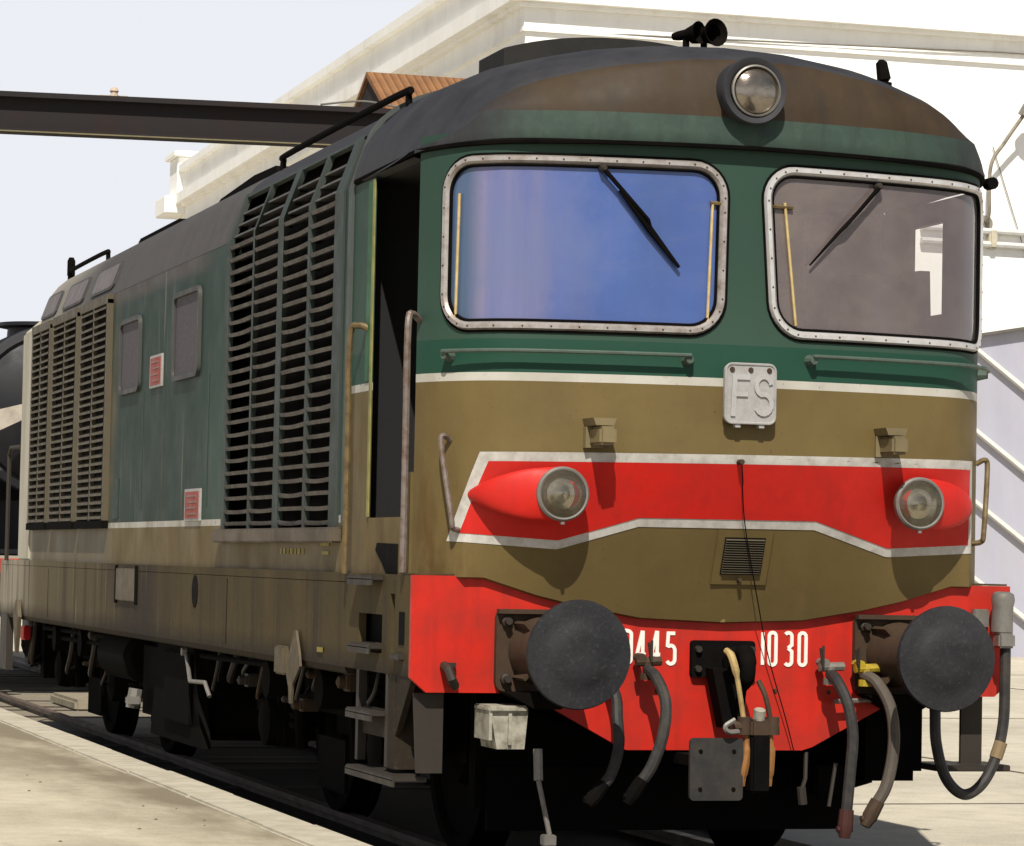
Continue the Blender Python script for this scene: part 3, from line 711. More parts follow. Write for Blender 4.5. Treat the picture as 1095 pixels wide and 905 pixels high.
# rear grilles, three boxes
for gi, (a, b) in enumerate(((8.42, 9.62), (9.78, 10.98), (11.12, 12.10))):
    mb = MB(); z0, z1 = 1.69, 3.265
    mb.box(-1.462, -1.42, a, a+.05, z0, z1); mb.box(-1.462, -1.42, b-.05, b, z0, z1); mb.box(-1.462, -1.42, (a+b)/2-.02, (a+b)/2+.02, z0, z1)
    mb.box(-1.465, -1.42, a, b, z1-.03, z1+.035)
    gr = mb.build("rear_grille", M_slatt, loco)
    mb = MB(); mb.box(-1.470, -1.42, a-.01, b+.01, z0-.055, z0); mb.build("grille_base", M_under, gr)
    mb = MB(); mb.box(-1.428, -1.4215, a+.05, b-.05, z0, z1-.03); mb.build("grille_backing", M_black, gr)
    mb = MB(); z = z0+.008
    while z < z1-.045:
        j = rnd.uniform(-.003, .003); za = z+j
        for (ya, yb) in ((a+.05, (a+b)/2-.02), ((a+b)/2+.02, b-.05)):
            P4 = [(-1.465, za), (-1.465, za+.016), (-1.430, za+.036), (-1.430, za+.022)]
            A = [mb.v((x, ya, zz)) for x, zz in P4]; B = [mb.v((x, yb, zz)) for x, zz in P4]
            for q in range(4): mb.face([A[q], A[(q+1) % 4], B[(q+1) % 4], B[q]])
        z += .0555
    mb.build("grille_slats", M_slatt, gr, .3)
    # inspection panel on the slanted shoulder above
    mb = MB(); c0, c1 = a+.12, b-.08
    def sp(y, t, o): return Vector((-1.42+.10*t, y, 3.30+.275*t))+OUT*o
    pl = rrect(c0, c1, .18, .92, .12, 4); q = [mb.v(sp(y, t, .012)) for y, t in pl]; q2 = [mb.v(sp(y, t, -.01)) for y, t in pl]
    mb.face(q); [mb.face([q[i], q[(i+1) % len(q)], q2[(i+1) % len(q)], q2[i]]) for i in range(len(q))]
    hp = mb.build("shoulder_panel", M_edge, loco, .3)
    mb = MB(); pl2 = rrect(c0+.05, c1-.05, .24, .86, .09, 4); mb.face([mb.v(sp(y, t, .0145)) for y, t in pl2]); mb.build("panel_cover", simple("mauve_panel", (.15, .135, .14), .7), hp)
# sealed side windows
for (a, b, z0, z1) in ((7.25, 8.02, 2.555, 3.075), (5.22, 6.06, 2.555, 3.115)):
    pl = rrect(a, b, z0, z1, .07, 5)
    mb = MB(); n = len(pl); A = inset(pl, -.0); B = inset(pl, .032); rows = []
    for i in range(n): rows.append([mb.v((-1.42, *A[i])), mb.v((-1.444, *A[i])), mb.v((-1.444, *B[i])), mb.v((-1.428, *B[i]))])
    for i in range(n):
        for j in range(3): mb.face([rows[i][j], rows[(i+1) % n][j], rows[(i+1) % n][j+1], rows[i][j+1]])
    sw = mb.build("side_window", M_edge, loco, .4)
    mb = MB(); mb.face([mb.v((-1.427, *p)) for p in B]); mb.build("window_mesh", M_mesh, sw)
# red maker's plates, illegible at this size
M_plate = simple("faded_red_plate", (.30, .055, .040), .6, amt=.3)
for (a, b, z0, z1) in ((6.44, 6.86, 2.55, 2.765), (5.08, 5.56, 1.665, 1.865)):
    mb = MB(); mb.box(-1.434, -1.42, a, b, z0, z1, .003); p = mb.build("maker_plate", M_cast, loco)
    mb = MB(); mb.box(-1.437, -1.434, a+.035, b-.035, z0+.018, z1-.018); mb.build("plate_field", M_plate, p)
    mb = MB()
    for k in range(4):
        zz = z0+.04+k*(z1-z0-.08)/3.3; mb.box(-1.4395, -1.437, a+.08+.03*(k % 2), b-.08-.05*((k+1) % 2), zz, zz+.012)
    mb.build("plate_text_lines", simple("faint_text", (.24, .14, .12), .6), p)
# latch fittings on the side
mb = MB(); mb.box(-1.428, -1.42, 8.0, 8.2, 1.70, 1.98, .003); mb.build("side_latch", M_dkgreen, loco)
mb = MB()
for y in (4.93, 7.12): mb.box(-1.424, -1.42, y, y+.015, 1.75, 2.55)
build_each(mb, "panel_joint", M_dkgreen, sidew)

# ------------------------------------------------------------------ skirt
mb = MB(); mb.box(-1.456, -1.42, 1.26, 13.6, 1.345, 1.388); mb.box(-1.455, -1.42, 1.26, 13.6, .93, 1.342)
mb.box(-1.462, -1.42, 13.57, 13.62, .93, 1.388)
mb.box(1.42, 1.455, 1.26, 13.6, .93, 1.388)
mb.box(-1.42, 1.42, 12.4, 13.6, 1.34, 1.386)
# rolled bottom edge
mb.prism([(-1.455, .93), (-1.42, .93), (-1.36, .90), (-1.38, .885), (-1.44, .90)], 'y', 1.3, 13.5)
skirt = mb.build("skirt", M_skirt, loco, .4)
mb = MB(); mb.box(-1.47, -1.455, 7.05, 7.75, 1.36-.22, 1.36, .006); ho = mb.build("filler_hatch", simple("hatch_paint", (.10, .08, .05), .6, amt=.5), skirt)
mb = MB(); mb.box(-1.466, -1.4552, 6.98, 7.05, 1.12, 1.38); mb.box(-1.466, -1.4552, 7.75, 7.82, 1.12, 1.38); build_each(mb, "hatch_frame", M_under, ho)
mb = MB(); sl = [(5.04+.09*math.cos(t*math.pi/8), 1.24+.10*math.sin(t*math.pi/8)) for t in range(16)]; mb.prism(sl, 'x', -1.4585, -1.4555); mb.build("jacking_slot", M_black, skirt)
mb = MB()
for y in (10.9, 4.1): mb.box(-1.4565, -1.4553, y, y+.012, .95, 1.33)
build_each(mb, "skirt_joint", M_under, skirt)
# small yellow stencils
mb = MB(); xx = 2.35
for k in range(7):
    mb.box(-1.4242, -1.4212, xx, xx+.035+.02*(k % 2), 1.475, 1.505); xx += .085
for k in range(3): mb.box(-1.4242, -1.4212, 1.80, 1.95+.03*k, 1.475+.045*k, 1.492+.045*k)
mb.box(-1.4635, -1.4625, 1.72, 1.84, .985, 1.01)
mb.build("yellow_stencil", simple("stencil_yellow", (.26, .21, .03), .6, amt=.6, scale=30), skirt)
# lifting bracket like a spike on the skirt
mb = MB(); mb.prism([(2.24, 1.08), (2.27, 1.08), (2.37, .97), (2.45, .86), (2.38, .78), (2.36, .70), (2.32, .70), (2.29, .80), (2.13, .90), (2.16, .97)], 'x', -1.482, -1.47)
mb.box(-1.485, -1.44, 2.50, 2.72, .84, .99, .01)
mb.build("lifting_bracket", simple("tan_bracket", (.095, .072, .04), .65, amt=.6, scale=12), skirt)
mb = MB(); mb.prism([(12.3, 1.06), (12.36, 1.06), (12.5, .92), (12.42, .78), (12.34, .62), (12.3, .62), (12.2, .92)], 'x', -1.50, -1.47); mb.build("lifting_bracket", bpy.data.materials["tan_bracket"], skirt)

# ------------------------------------------------------------------ cab steps
mb = MB(); Z0 = .50
# outer skirt piece at the front corner with the ladder slots left open (built from pieces)
def sk(y0, y1, z0, z1, x0=-1.462, x1=-1.425): mb.box(x0, x1, y0, y1, z0, z1)
sk(.012, .26, .93, 1.388); sk(.26, .42, 1.30, 1.388); sk(.26, .34, .93, 1.30); sk(1.0, 1.26, .93, 1.388)
sk(.42, .56, .93, 1.388); sk(.56, 1.0, 1.20, 1.388); sk(.56, 1.0, .93, 1.02)
mb.prism([(.03, .93), (.42, .93), (.42, .55), (.40, .55)], 'x', -1.458, -1.43)
mb.box(-1.46, -1.30, .30, .42, .50, .93)
cs = mb.build("step_frame", M_skirt, loco)
mb = MB(); mb.box(-1.46, -1.42, .98, 1.03, .50, .93); mb.build("step_upright", M_steel, cs)
mb = MB(); mb.box(-1.46, -1.42, .44, .48, .50, .93); mb.build("step_upright", M_steel, cs)
for z, y0, y1 in ((1.355, .56, 1.02), (1.035, .58, .99), (.725, .52, 1.0), (.455, .09, .98)):
    mb = MB(); mb.box(-1.52, -1.36, y0, y1, z, z+.026, .006); mb.box(-1.52, -1.512, y0, y1, z-.02, z+.01); mb.build("cab_step", M_steel, cs)
for z in (1.025, .72): 
    mb = MB(); mb.box(-1.44, -1.43, .48, 1.0, z-.06 if z > 1 else z-.09, z+.04); mb.build("step_riser", M_skirt, cs)
mb = MB(); mb.box(-1.40, -1.36, .3, 1.1, .95, 1.35); mb.build("step_backing", M_black, cs)
mb = MB(); mb.box(-1.49, -1.44, .16, .31, 1.0, 1.03, .005); mb.build("toe_step", M_steel, cs)
mb = MB(); mb.box(-1.466, -1.4625, .16, .25, 1.07, 1.22); mb.build("toe_slot", M_black, cs)

# ------------------------------------------------------------------ headstock
hp = [(-1.475, 1.39), (-1.475, .93), (-1.40, .865), (-.93, .865), (-.46, .615), (-.44, .61), (.42, .61), (.47, .625), (.93, .865), (1.40, .865), (1.475, .93), (1.475, 1.39)]
mb = MB(); mb.prism(hp, 'y', 0, .03)
hs = mb.build("headstock", M_red, loco, .3)
mb = MB(); mb.box(-1.46, -1.12, .005, .28, 1.391, 1.398); mb.box(1.05, 1.46, .005, .3, 1.391, 1.40); build_each(mb, "deck_plate", M_skirt, hs)
def digit(c, x, z, w_, h):
    r = w_/2; lw = .0165; P = {
        '1': [[(x+w_*.5, z), (x+w_*.5, z+h)]],
        '0': [arcpts(x+r, z+h-r, r, r, 0, 180, 8)+arcpts(x+r, z+r, r, r, 180, 360, 8)+[(x+w_, z+h-r)]],
        '3': [arcpts(x+r, z+h-r, r, r, 150, 0, 8)+[(x+w_, z+h*.62), (x+w_*.45, z+h*.52)], [(x+w_*.45, z+h*.52), (x+w_, z+h*.42)]+arcpts(x+r, z+r, r, r, 0, -150, 8)],
        '4': [[(x+w_*.72, z), (x+w_*.72, z+h)], [(x+w_*.66, z+h), (x, z+h*.28), (x+w_*1.1, z+h*.28)]],
        '5': [[(x+w_, z+h-.01), (x+.005, z+h-.01), (x+.002, z+h*.56)]+arcpts(x+r, z+h*.40, r, h*.16, 120, 0, 6)+arcpts(x+r, z+r, r, r, 0, -160, 8)],
        'D': [[(x, z), (x, z+h)]+arcpts(x+r*.5, z+h-r, r*1.5, r, 90, 0, 5)+arcpts(x+r*.5, z+r, r*1.5, r, 0, -90, 5)+[(x, z)]],
        '.': [[(x, z), (x, z+.02)]]}[c]
    for i, s_ in enumerate(P): ribbon(mb, s_, lw, -.004-.0006*i-dd, -.0002)
mb = MB(); dd = 0
for c, x in (('D', -.465), ('4', -.402), ('4', -.332), ('5', -.256), ('1', .205), ('0', .247), ('3', .326), ('0', .397)):
    digit(c, x, 1.005, .038 if c in '45' else .034 if c != '1' else .02, .150)
build_each(mb, "running_number_digit", M_letter, hs)
mb = MB()
for (x, z) in ((-.30, .88), (.28, .885), (.55, .88)): mb.lathe((x, 0, z), (0, -1, 0), [(0, .011), (.006, .009)], 8)
build_each(mb, "headstock_bolt", M_rust, hs)
mb = MB(); mb.box(-1.33, -1.27, -.03, .0, .98, 1.0); mb.tube([(-1.32, -.01, .985), (-1.32, -.09, .97), (-1.31, -.10, .93), (-1.29, -.08, .90), (-1.275, -.01, .905)], .022, 8); mb.build("tow_eye", M_steel, hs)

# buffers
for sx in (-1, 1):
    c = .875*sx
    mb = MB(); mb.prism(rrect(c-.21, c+.21, .875, 1.245, .04, 3), 'y', -.035, -.001); mb.box(c-.21, c+.21, -.075, -.03, 1.225, 1.245)
    bf = mb.build("buffer", M_rust, loco, .4)
    mb = MB()
    for dx in (-.165, .165):
        for dz in (-.13, .13): mb.lathe((c+dx, -.035, 1.06+dz), (0, -1, 0), [(0, .026), (.02, .026), (.026, .018), (.05, .016)], 8)
    build_each(mb, "buffer_bolt", M_steel, bf)
    mb = MB(); mb.lathe((c, -.03, 1.06), (0, -1, 0), [(0, .155), (.06, .15), (.20, .135), (.40, .128), (.405, .11)], 32)
    for k in range(4):
        a = R(45+90*k); mb.box(c-.008, c+.008, -.20, -.03, 1.06+.1, 1.06+.18, M=Matrix.Translation((c, 0, 1.06)) @ Matrix.Rotation(a, 4, 'Y') @ Matrix.Translation((-c, 0, -1.06)))
    mb.build("buffer_housing", M_rust, bf)
    mb = MB(); mb.lathe((c, -.42, 1.06), (0, -1, 0), [(0, .10), (.13, .10), (.14, .17)], 28); mb.build("buffer_plunger", M_under, bf)
    mb = MB(); mb.lathe((c, -.56, 1.06), (0, -1, 0), [(-.012, .08), (-.006, .21), (.0, .234), (.022, .240), (.036, .235), (.042, .19), (.0435, .135), (.047, .130), (.0475, .06), (.0475, .01)], 64)
    bmesh.ops.recalc_face_normals(mb.bm, faces=mb.bm.faces)
    mb.build("buffer_head", M_buf, bf, .9)
# rusty support webs under the left and right buffers
for sx in (-1, 1):
    c = .875*sx; mb = MB(); mb.prism([(c-.2, .875), (c+.2, .875), (c+.06, .80), (c-.06, .80)], 'y', -.16, -.02); mb.build("buffer_web", M_bogie, loco)

# ------------------------------------------------------------------ coupler
mb = MB(); mb.prism(rrect(-.145, .168, .945, 1.115, .015, 2), 'y', -.030, -.001); cp = mb.build("coupling_plate", M_under, loco, .3)
mb = MB()
for dx in (-.115, .150):
    for dz in (-.045, .045): mb.lathe((dx, -.03, 1.03+dz), (0, -1, 0), [(0, .018), (.02, .016)], 6)
build_each(mb, "plate_bolt", M_steel, cp)
mb = MB()
mb.tube(spline([(.04, -.01, 1.02), (.035, -.14, 1.04), (.035, -.24, 1.065), (.03, -.29, 1.02), (.03, -.28, .95), (.03, -.23, .92)], 5), [.036]*8+[.040]*8+[.036]*5+[.032]*5, 12)
mb.lathe((.0, -.17, 1.03), (1, 0, 0), [(-.02, .06), (.05, .065), (.07, .05)], 18)
mb.build("draw_hook", M_under, cp)
mb = MB(); mb.prism([(-.09, .99), (.09, .99), (.055, .72), (-.03, .72)], 'y', -.16, -.06); mb.build("hook_shackle", M_under, cp)
mb = MB(); mb.tube(spline([(-.055, -.24, 1.075), (-.05, -.29, 1.05), (-.03, -.31, .96), (.0, -.31, .80), (.008, -.31, .75)], 5), [.016]*4+[.018]*6+[.012]*9+[.015]*2, 8); mb.build("coupling_link", M_strap, cp)
mb = MB(); mb.tube(spline([(.095, -.26, .94), (.115, -.30, .87), (.14, -.31, .75)], 5), .013, 8); mb.build("coupling_link", M_rust, cp)
mb = MB(); mb.tube([(-.05, -.31, .735), (.02, -.31, .735), (.17, -.31, .745)], .026, 10); mb.lathe((.01, -.31, .70), (0, 0, 1), [(0, .032), (.08, .032)], 12); mb.lathe((.145, -.31, .70), (0, 0, 1), [(0, .035), (.08, .032)], 12)
mb.box(.03, .12, -.35, -.27, .69, .77, .01)
mb.build("coupling_crossbar", M_rust, cp)
mb = MB(); mb.lathe((.075, -.32, .77), (0, -.3, 1), [(0, .028), (.045, .027), (.05, .02)], 14); mb.build("screw_head", M_ivory, cp)
mb = MB(); mb.tube(spline([(-.055, -.36, .77), (-.10, -.36, .74), (-.085, -.36, .715), (-.03, -.34, .715)], 5), .012, 6); mb.build("screw_handle", M_lsteel, cp)
for x, m in ((.01, 0), (.125, 1)):
    mb = MB(); mb.tube(spline([(x+.01, -.31, .70), (x+.012, -.315, .62), (x-.002+m*.01, -.315, .54), (x-.01+m*.015, -.31, .47)], 5), [.016]*4+[.023]*8+[.018]*4, 8); mb.build("lower_link", M_orange, cp)
mb = MB(); mb.box(.03, .12, -.36, -.27, .44, .70, .01); mb.build("screw_block", M_under, cp)
mb = MB(); mb.prism(rrect(-.255, .0, .405, .685, .02, 3), 'y', -.33, -.31); pp = mb.build("buckeye_guard_plate", M_darkpanel, loco, .4)
mb = MB()
for x in (-.205, -.045):
    for z in (.455, .625): mb.lathe((x, -.33, z), (0, -1, 0), [(0, .011), (.004, .009)], 8)
build_each(mb, "guard_rivet", M_under, pp)
mb = MB(); mb.box(-.2, .1, -.31, .05, .55, .60); mb.build("guard_bracket", M_under, pp)

# ------------------------------------------------------------------ hoses
def hose(pts, r, m=M_rub, head=None, headm=None, end=None, endm=None, lv=0):
    mb = MB(); mb.tube(spline(pts, 7), r, 10); h = mb.build("brake_hose", m, loco)
    p0, p1 = Vector(pts[0]), Vector(pts[-1])
    if head:
        mb = MB(); mb.tube([p0+Vector((-.055, 0, .03)), p0+Vector((.065, 0, .035))], .021, 8); mb.tube([p0+Vector((.0, .0, .03)), p0+Vector((0, -.005, -.045))], [.024, .020], 10)
        mb.lathe(p0+Vector((0, 0, -.05)), (0, 0, 1), [(0, r+.007), (.03, r+.007)], 10)
        mb.tube([p0+Vector((-.03, .06, .05)), p0+Vector((-.03, -.02, .05))], .02, 8)
        mb.build("hose_cock", headm, h)
        mb = MB(); mb.box(p0.x-.052+lv, p0.x-.042+lv, p0.y-.03, p0.y-.02, p0.z+.03, p0.z+.13); mb.tube([p0+Vector((-.047+lv, -.02, .03)), p0+Vector((-.064+lv, -.03, .12))], .006, 6); mb.build("cock_lever", M_steel, h)
    if end:
        mb = MB(); d = (p1-Vector(pts[-2])).normalized(); mb.tube([p1-d*.02, p1+d*.04, p1+d*.06, p1+d*.11], [r+.006, r+.008, .036, .024], 10); mb.tube([p1+d*.07+Vector((-.04, 0, 0)), p1+d*.07+Vector((.035, 0, 0))], .014, 8)
        mb.build("hose_coupling", endm, h)
    return h
hose([(-.385, -.10, .985), (-.365, -.18, .94), (-.355, -.27, .84), (-.375, -.30, .70), (-.425, -.30, .56), (-.475, -.29, .48)], .027, M_rub, 1, M_rust, 1, M_bogie, .058)
hose([(-.57, -.02, .97), (-.535, -.10, .86), (-.545, -.16, .76), (-.55, -.20, .64), (-.60, -.25, .52), (-.655, -.27, .46)], .026, M_rub, None, None, 1, M_bogie)
hose([(.515, -.10, .97), (.515, -.18, .94), (.535, -.26, .84), (.55, -.29, .70), (.535, -.30, .52), (.52, -.30, .34)], .027, M_rub, 1, M_lsteel, 1, simple("hose_end_red", (.055, .016, .012), .75, dirt=(.03, .02, .015), amt=.6, scale=20))
hose([(.685, -.12, .965), (.71, -.2, .93), (.745, -.27, .82), (.755, -.29, .66), (.72, -.30, .48), (.665, -.30, .38)], .028, simple("worn_hose", (.085, .07, .055), .65, amt=.6, scale=14), 1, M_yellow, 1, M_rust)
# electric jumper on the right
mb = MB(); mb.lathe((1.385, -.10, 1.165), (.03, 0, 1), [(0, .045), (.01, .052), (.13, .050), (.16, .056), (.19, .050), (.20, .03)], 20); mb.box(1.345, 1.43, -.16, -.08, 1.10, 1.17, .01); mb.box(1.27, 1.35, -.04, 0, 1.19, 1.28, .006)
ju = mb.build("jumper_socket", M_lsteel, loco)
hc = [(1.40, -.11, 1.10), (1.395, -.12, .95), (1.385, -.13, .75), (1.34, -.14, .58), (1.26, -.16, .46), (1.15, -.2, .42), (1.05, -.22, .50), (1.0, -.22, .66), (1.0, -.2, .82), (1.03, -.1, .9)]
mb = MB(); mb.tube(spline(hc, 7), .026, 10); mb.build("jumper_cable", M_rub, ju)
mb = MB(); mb.lathe((1.37, -.14, .66), (-.35, 0, -1), [(0, .031), (.08, .031)], 10); mb.build("cable_tape", simple("tan_tape", (.24, .17, .09), .6), ju)
# right hand step hanging below the headstock
mb = MB(); mb.box(1.30, 1.41, .15, .17, .54, .87); mb.build("right_step_hanger", M_steel, loco)
mb = MB(); mb.box(1.12, 1.50, .02, .30, .51, .54, .004); mb.build("right_step", M_steel, loco)
mb = MB(); mb.box(.98, 1.12, .2, .32, .50, .87); mb.build("right_step_bracket", M_under, loco)
# grey angle under the left end, pale block, drain rod
mb = MB(); mb.prism([(-1.44, .86), (-1.30, .86), (-1.30, .50), (-1.42, .50)], 'y', .06, .08); mb.build("guard_angle", M_steel, loco)
mb = MB(); mb.prism([(-1.10, .62), (-.97, .62), (-.955, .79), (-1.13, .79)], 'y', -.12, .12); mb.box(-1.145, -.96, -.14, .10, .785, .815, .008); mb.box(-1.14, -1.125, -.13, .1, .66, .79); mb.box(-1.05, -1.035, -.135, -.12, .64, .78)
pb = mb.build("track_lubricator_box", M_ivory, loco)
mb = MB(); mb.tube([(-.90, -.10, .62), (-.90, -.12, .48)], .022, 8); mb.tube([(-.90, -.12, .48), (-.85, -.14, .24)], .012, 8); mb.box(-.885, -.825, -.17, -.11, .19, .24, .005); mb.build("drain_rod", M_lsteel, loco)

# ------------------------------------------------------------------ underframe
def wheel(y, x, par):
    sx = 1 if x > 0 else -1
    mb = MB(); mb.lathe((x-.0675*sx, y, .52), (sx, 0, 0), [(-.03, .20), (-.03, .553), (.0, .556), (.012, .530), (.10, .518), (.135, .512), (.135, .45), (.10, .43), (.09, .18), (.135, .16)], 48)
    w_ = mb.build("wheel", M_bogie, par); return w_
for bc in (2.75, 10.4):
    mb = MB()
    for sx in (-1, 1):
        mb.prism([(bc-2.0, .55), (bc-2.0, .86), (bc-.7, .92), (bc+.7, .92), (bc+2.0, .86), (bc+2.0, .55), (bc+1.7, .50), (bc+.8, .62), (bc-.8, .62), (bc-1.7, .50)], 'x', 1.0*sx, 1.12*sx)
    mb.box(-1.0, 1.0, bc-2.05, bc-1.92, .50, .82); mb.box(-1.0, 1.0, bc-.5, bc+.5, .5, .9); mb.box(-1, 1, bc+1.92, bc+2.05, .5, .8)
    bg_ = mb.build("bogie", M_bogie, loco, .4)
    for dy in (-1.25, 1.25):
        for sx in (-1, 1):
            wheel(bc+dy, .75*sx, bg_)
            mb = MB(); mb.box(1.10*sx-.09, 1.10*sx+.09, bc+dy-.17, bc+dy+.17, .38, .72, .03); mb.lathe((1.14*sx, bc+dy, .52), (sx, 0, 0), [(0, .15), (.10, .14), (.12, .08)], 20); mb.build("axle_box", M_bogie, bg_)
            for q in (-.38, .38):
                mb = MB()
                for k in range(6): mb.lathe((1.10*sx, bc+dy+q, .50+k*.055), (0, 0, 1), [(0, .075), (.03, .085), (.04, .06)], 14)
                mb.build("coil_spring", M_bogie, bg_)
        mb = MB(); mb.tube([(-.75, bc+dy, .52), (.75, bc+dy, .52)], .09, 16); mb.build("axle", M_under, bg_)
    for dy in (-.62, .62):
        mb = MB(); mb.tube([(-1.20, bc+dy, .80), (-1.16, bc+dy+.02, .40)], .035, 8); mb.lathe((-1.22, bc+dy, .78), (-1, 0, 0), [(0, .10), (.16, .10)], 16); mb.build("brake_cylinder", M_bogie, bg_)
    mb = MB(); mb.box(-1.15, -1.13, bc-.3, bc+.3, .22, .5); mb.build("sand_guard", M_bogie, bg_)
# tanks and boxes between the bogies
mb = MB(); mb.box(-1.30, 1.30, 5.35, 7.6, .32, .90, .06); mb.prism([(5.5, .9), (6.7, .9), (6.9, .28), (5.2, .28)], 'x', -1.36, -1.30)
tk = mb.build("fuel_tank", M_bogie, loco, .4)
mb = MB(); mb.box(-1.385, -1.36, 5.5, 6.35, .40, .85, .01); mb.build("tank_cover", M_under, tk)
mb = MB(); mb.tube([(-1.40, 5.55, .86), (-1.43, 5.25, .69), (-1.42, 4.85, .70), (-1.41, 4.75, .62)], .013, 8); mb.lathe((-1.40, 5.55, .86), (-1, 0, 0), [(0, .03), (.03, .025)], 10); mb.build("hand_lever", M_lsteel, tk)
mb = MB(); mb.lathe((-1.24, 7.7, .74), (0, 1, 0), [(0, .12), (.05, .17), (1.1, .17), (1.15, .12)], 24); mb.build("air_reservoir", M_bogie, loco)
mb = MB(); mb.tube([(-1.38, 7.35, .55), (-1.40, 7.35, .42)], .05, 8); mb.box(-1.44, -1.36, 7.27, 7.43, .44, .50, .01); mb.build("drain_valve", M_lsteel, loco)
mb = MB()
for (y, z, l) in ((3.2, .86, 2.2), (8.4, .86, 3.5), (8.6, .80, 3.0)): mb.tube([(-1.33, y, z), (-1.33, y+l, z-.02)], .018, 6)
build_each(mb, "underframe_pipe", M_bogie, loco)
rnd = random.Random(31)
for k in range(16):
    y = rnd.choice([rnd.uniform(.9, 5.0), rnd.uniform(8.3, 12.8)]); x = -1.27+rnd.uniform(-.05, .03); z = rnd.uniform(.62, .88)
    mb = MB(); mb.tube(spline([(x, y, .92), (x-.02, y+.02, z), (x, y+rnd.uniform(.1, .35), z-rnd.uniform(.05, .2)), (x+.1, y+rnd.uniform(.3, .6), z-.1)], 5), rnd.choice([.012, .016, .022]), 7)
    mb.build("brake_pipe", rnd.choice([M_steel, M_rust, M_rub]), loco)
for k in range(9):
    y = rnd.choice([rnd.uniform(1.3, 5.0), rnd.uniform(7.8, 12.0)]); z = rnd.uniform(.55, .82); q = rnd.uniform(.05, .11)
    mb = MB(); mb.box(-1.33, -1.22, y, y+q*1.6, z, z+q, .012); mb.lathe((-1.33, y+q*.8, z+q*.5), (-1, 0, 0), [(0, q*.4), (.03, q*.35), (.04, q*.15)], 12)
    mb.build("air_valve", rnd.choice([M_steel, M_rust, M_steel]), loco)
mb = MB(); mb.box(-1.25, 1.25, .05, 13.5, .90, 1.34); mb.build("underframe", M_under, loco)
mb = MB()
mb.prism([(-1.0, .86), (-.35, .62), (.35, .62), (1.0, .86), (1.02, .70), (1.02, .42), (.80, .36), (-1.0, .30)], 'y', .55, .65)
mb.box(-.95, .86, .5, .54, .20, .5); mb.build("rail_guard", M_under, loco)
mb = MB(); mb.box(.85, 1.10, .25, .8, .45, .86); mb.box(.62, .80, .3, .7, .38, .52, .01); mb.build("sand_box", M_under, loco)
mb = MB(); mb.tube([(.55, -.06, .84), (1.0, -.06, .86)], .012, 6); mb.build("release_rod", M_rail, loco)
mb = MB(); mb.tube([(.45, .02, .60), (.44, .0, .48), (.42, 0, .42)], .010, 6); mb.tube([(.42, 0, .44), (.43, 0, .36)], .022, 8); mb.tube([(.60, .02, .55), (.56, 0, .35)], .009, 6); mb.build("hanging_chain", M_steel, loco)
mb = MB(); mb.tube([(-1.25, 13.3, .95), (-1.22, 13.1, .65), (-1.1, 12.8, .62)], .02, 8); mb.build("rear_hose", M_lsteel, loco)
mb = MB(); mb.box(-1.40, -1.34, 12.55, 12.75, .72, .84, .01); mb.build("red_cock", M_redb, loco)
mb = MB(); mb.box(-1.2, 1.2, 12.7, 12.9, .40, .92); mb.box(-1.1, 1.1, 11.9, 12.6, .55, .9); mb.lathe((-1.1, 12.9, .68), (0, 1, 0), [(0, .2), (.5, .2)], 20); mb.build("rear_guard", M_under, loco)
mb = MB(); mb.box(-1.46, -1.40, 13.15, 13.55, .45, .93); mb.build("rear_step", M_steel, loco)

# ------------------------------------------------------------------ roof fittings
mb = MB(); n = 24
for (y, s_) in ((0, 0),): pass
prof = [(-.63+1.26*i/n, 4.065+.09*(1-abs(-1+2*i/n)**2.2)) for i in range(n+1)]
A = [mb.v((x*1.0, 1.55, z)) for x, z in prof]; B = [mb.v((x, 2.0, z)) for x, z in prof]; C_ = [mb.v((x, 1.55, 3.80)) for x, z in prof]
for i in range(n): mb.face([A[i], A[i+1], B[i+1], B[i]]); mb.face([A[i], C_[i], C_[i+1], A[i+1]])
mb.face([mb.v((-.63, 1.55, 3.8)), mb.v((-.63, 2.0, 3.8)), mb.v((-.63, 2.0, 4.065)), mb.v((-.63, 1.55, 4.065))])
mb.build("roof_hatch", simple("dark_hatch_paint", (.022, .021, .020), .75, dirt=(.05, .045, .04), amt=.5, spec=.15), loco, .5)
for (x, ang, s_) in ((.245, .30, .74), (.15, .60, .60)):
    dr = Vector((math.sin(ang), -math.cos(ang), .05)); mb = MB(); L = .26*s_; c0 = Vector((x, 1.0, 4.10))
    mb.lathe(c0-dr*L*.5, dr, [(0, .03*s_), (.05*s_, .04*s_), (L*.5, .045*s_), (L*.85, .075*s_), (L, .095*s_), (L*1.03, .095*s_), (L*.9, .06*s_)], 18, caps=False)
    mb.tube([(x, 1.0, 3.88), (x, 1.0, 4.08)], .018, 8); h = mb.build("roof_horn", M_under, loco)
mb = MB(); mb.tube([(.92, .3, 3.72), (.92, .3, 3.81)], .034, 10); mb.tube([(.92, .3, 3.81), (.915, .3, 3.825), (.90, .3, 3.905), (.90, .3, 3.92)], [.02, .034, .028, .012], 10); mb.build("roof_aerial", M_under, loco)
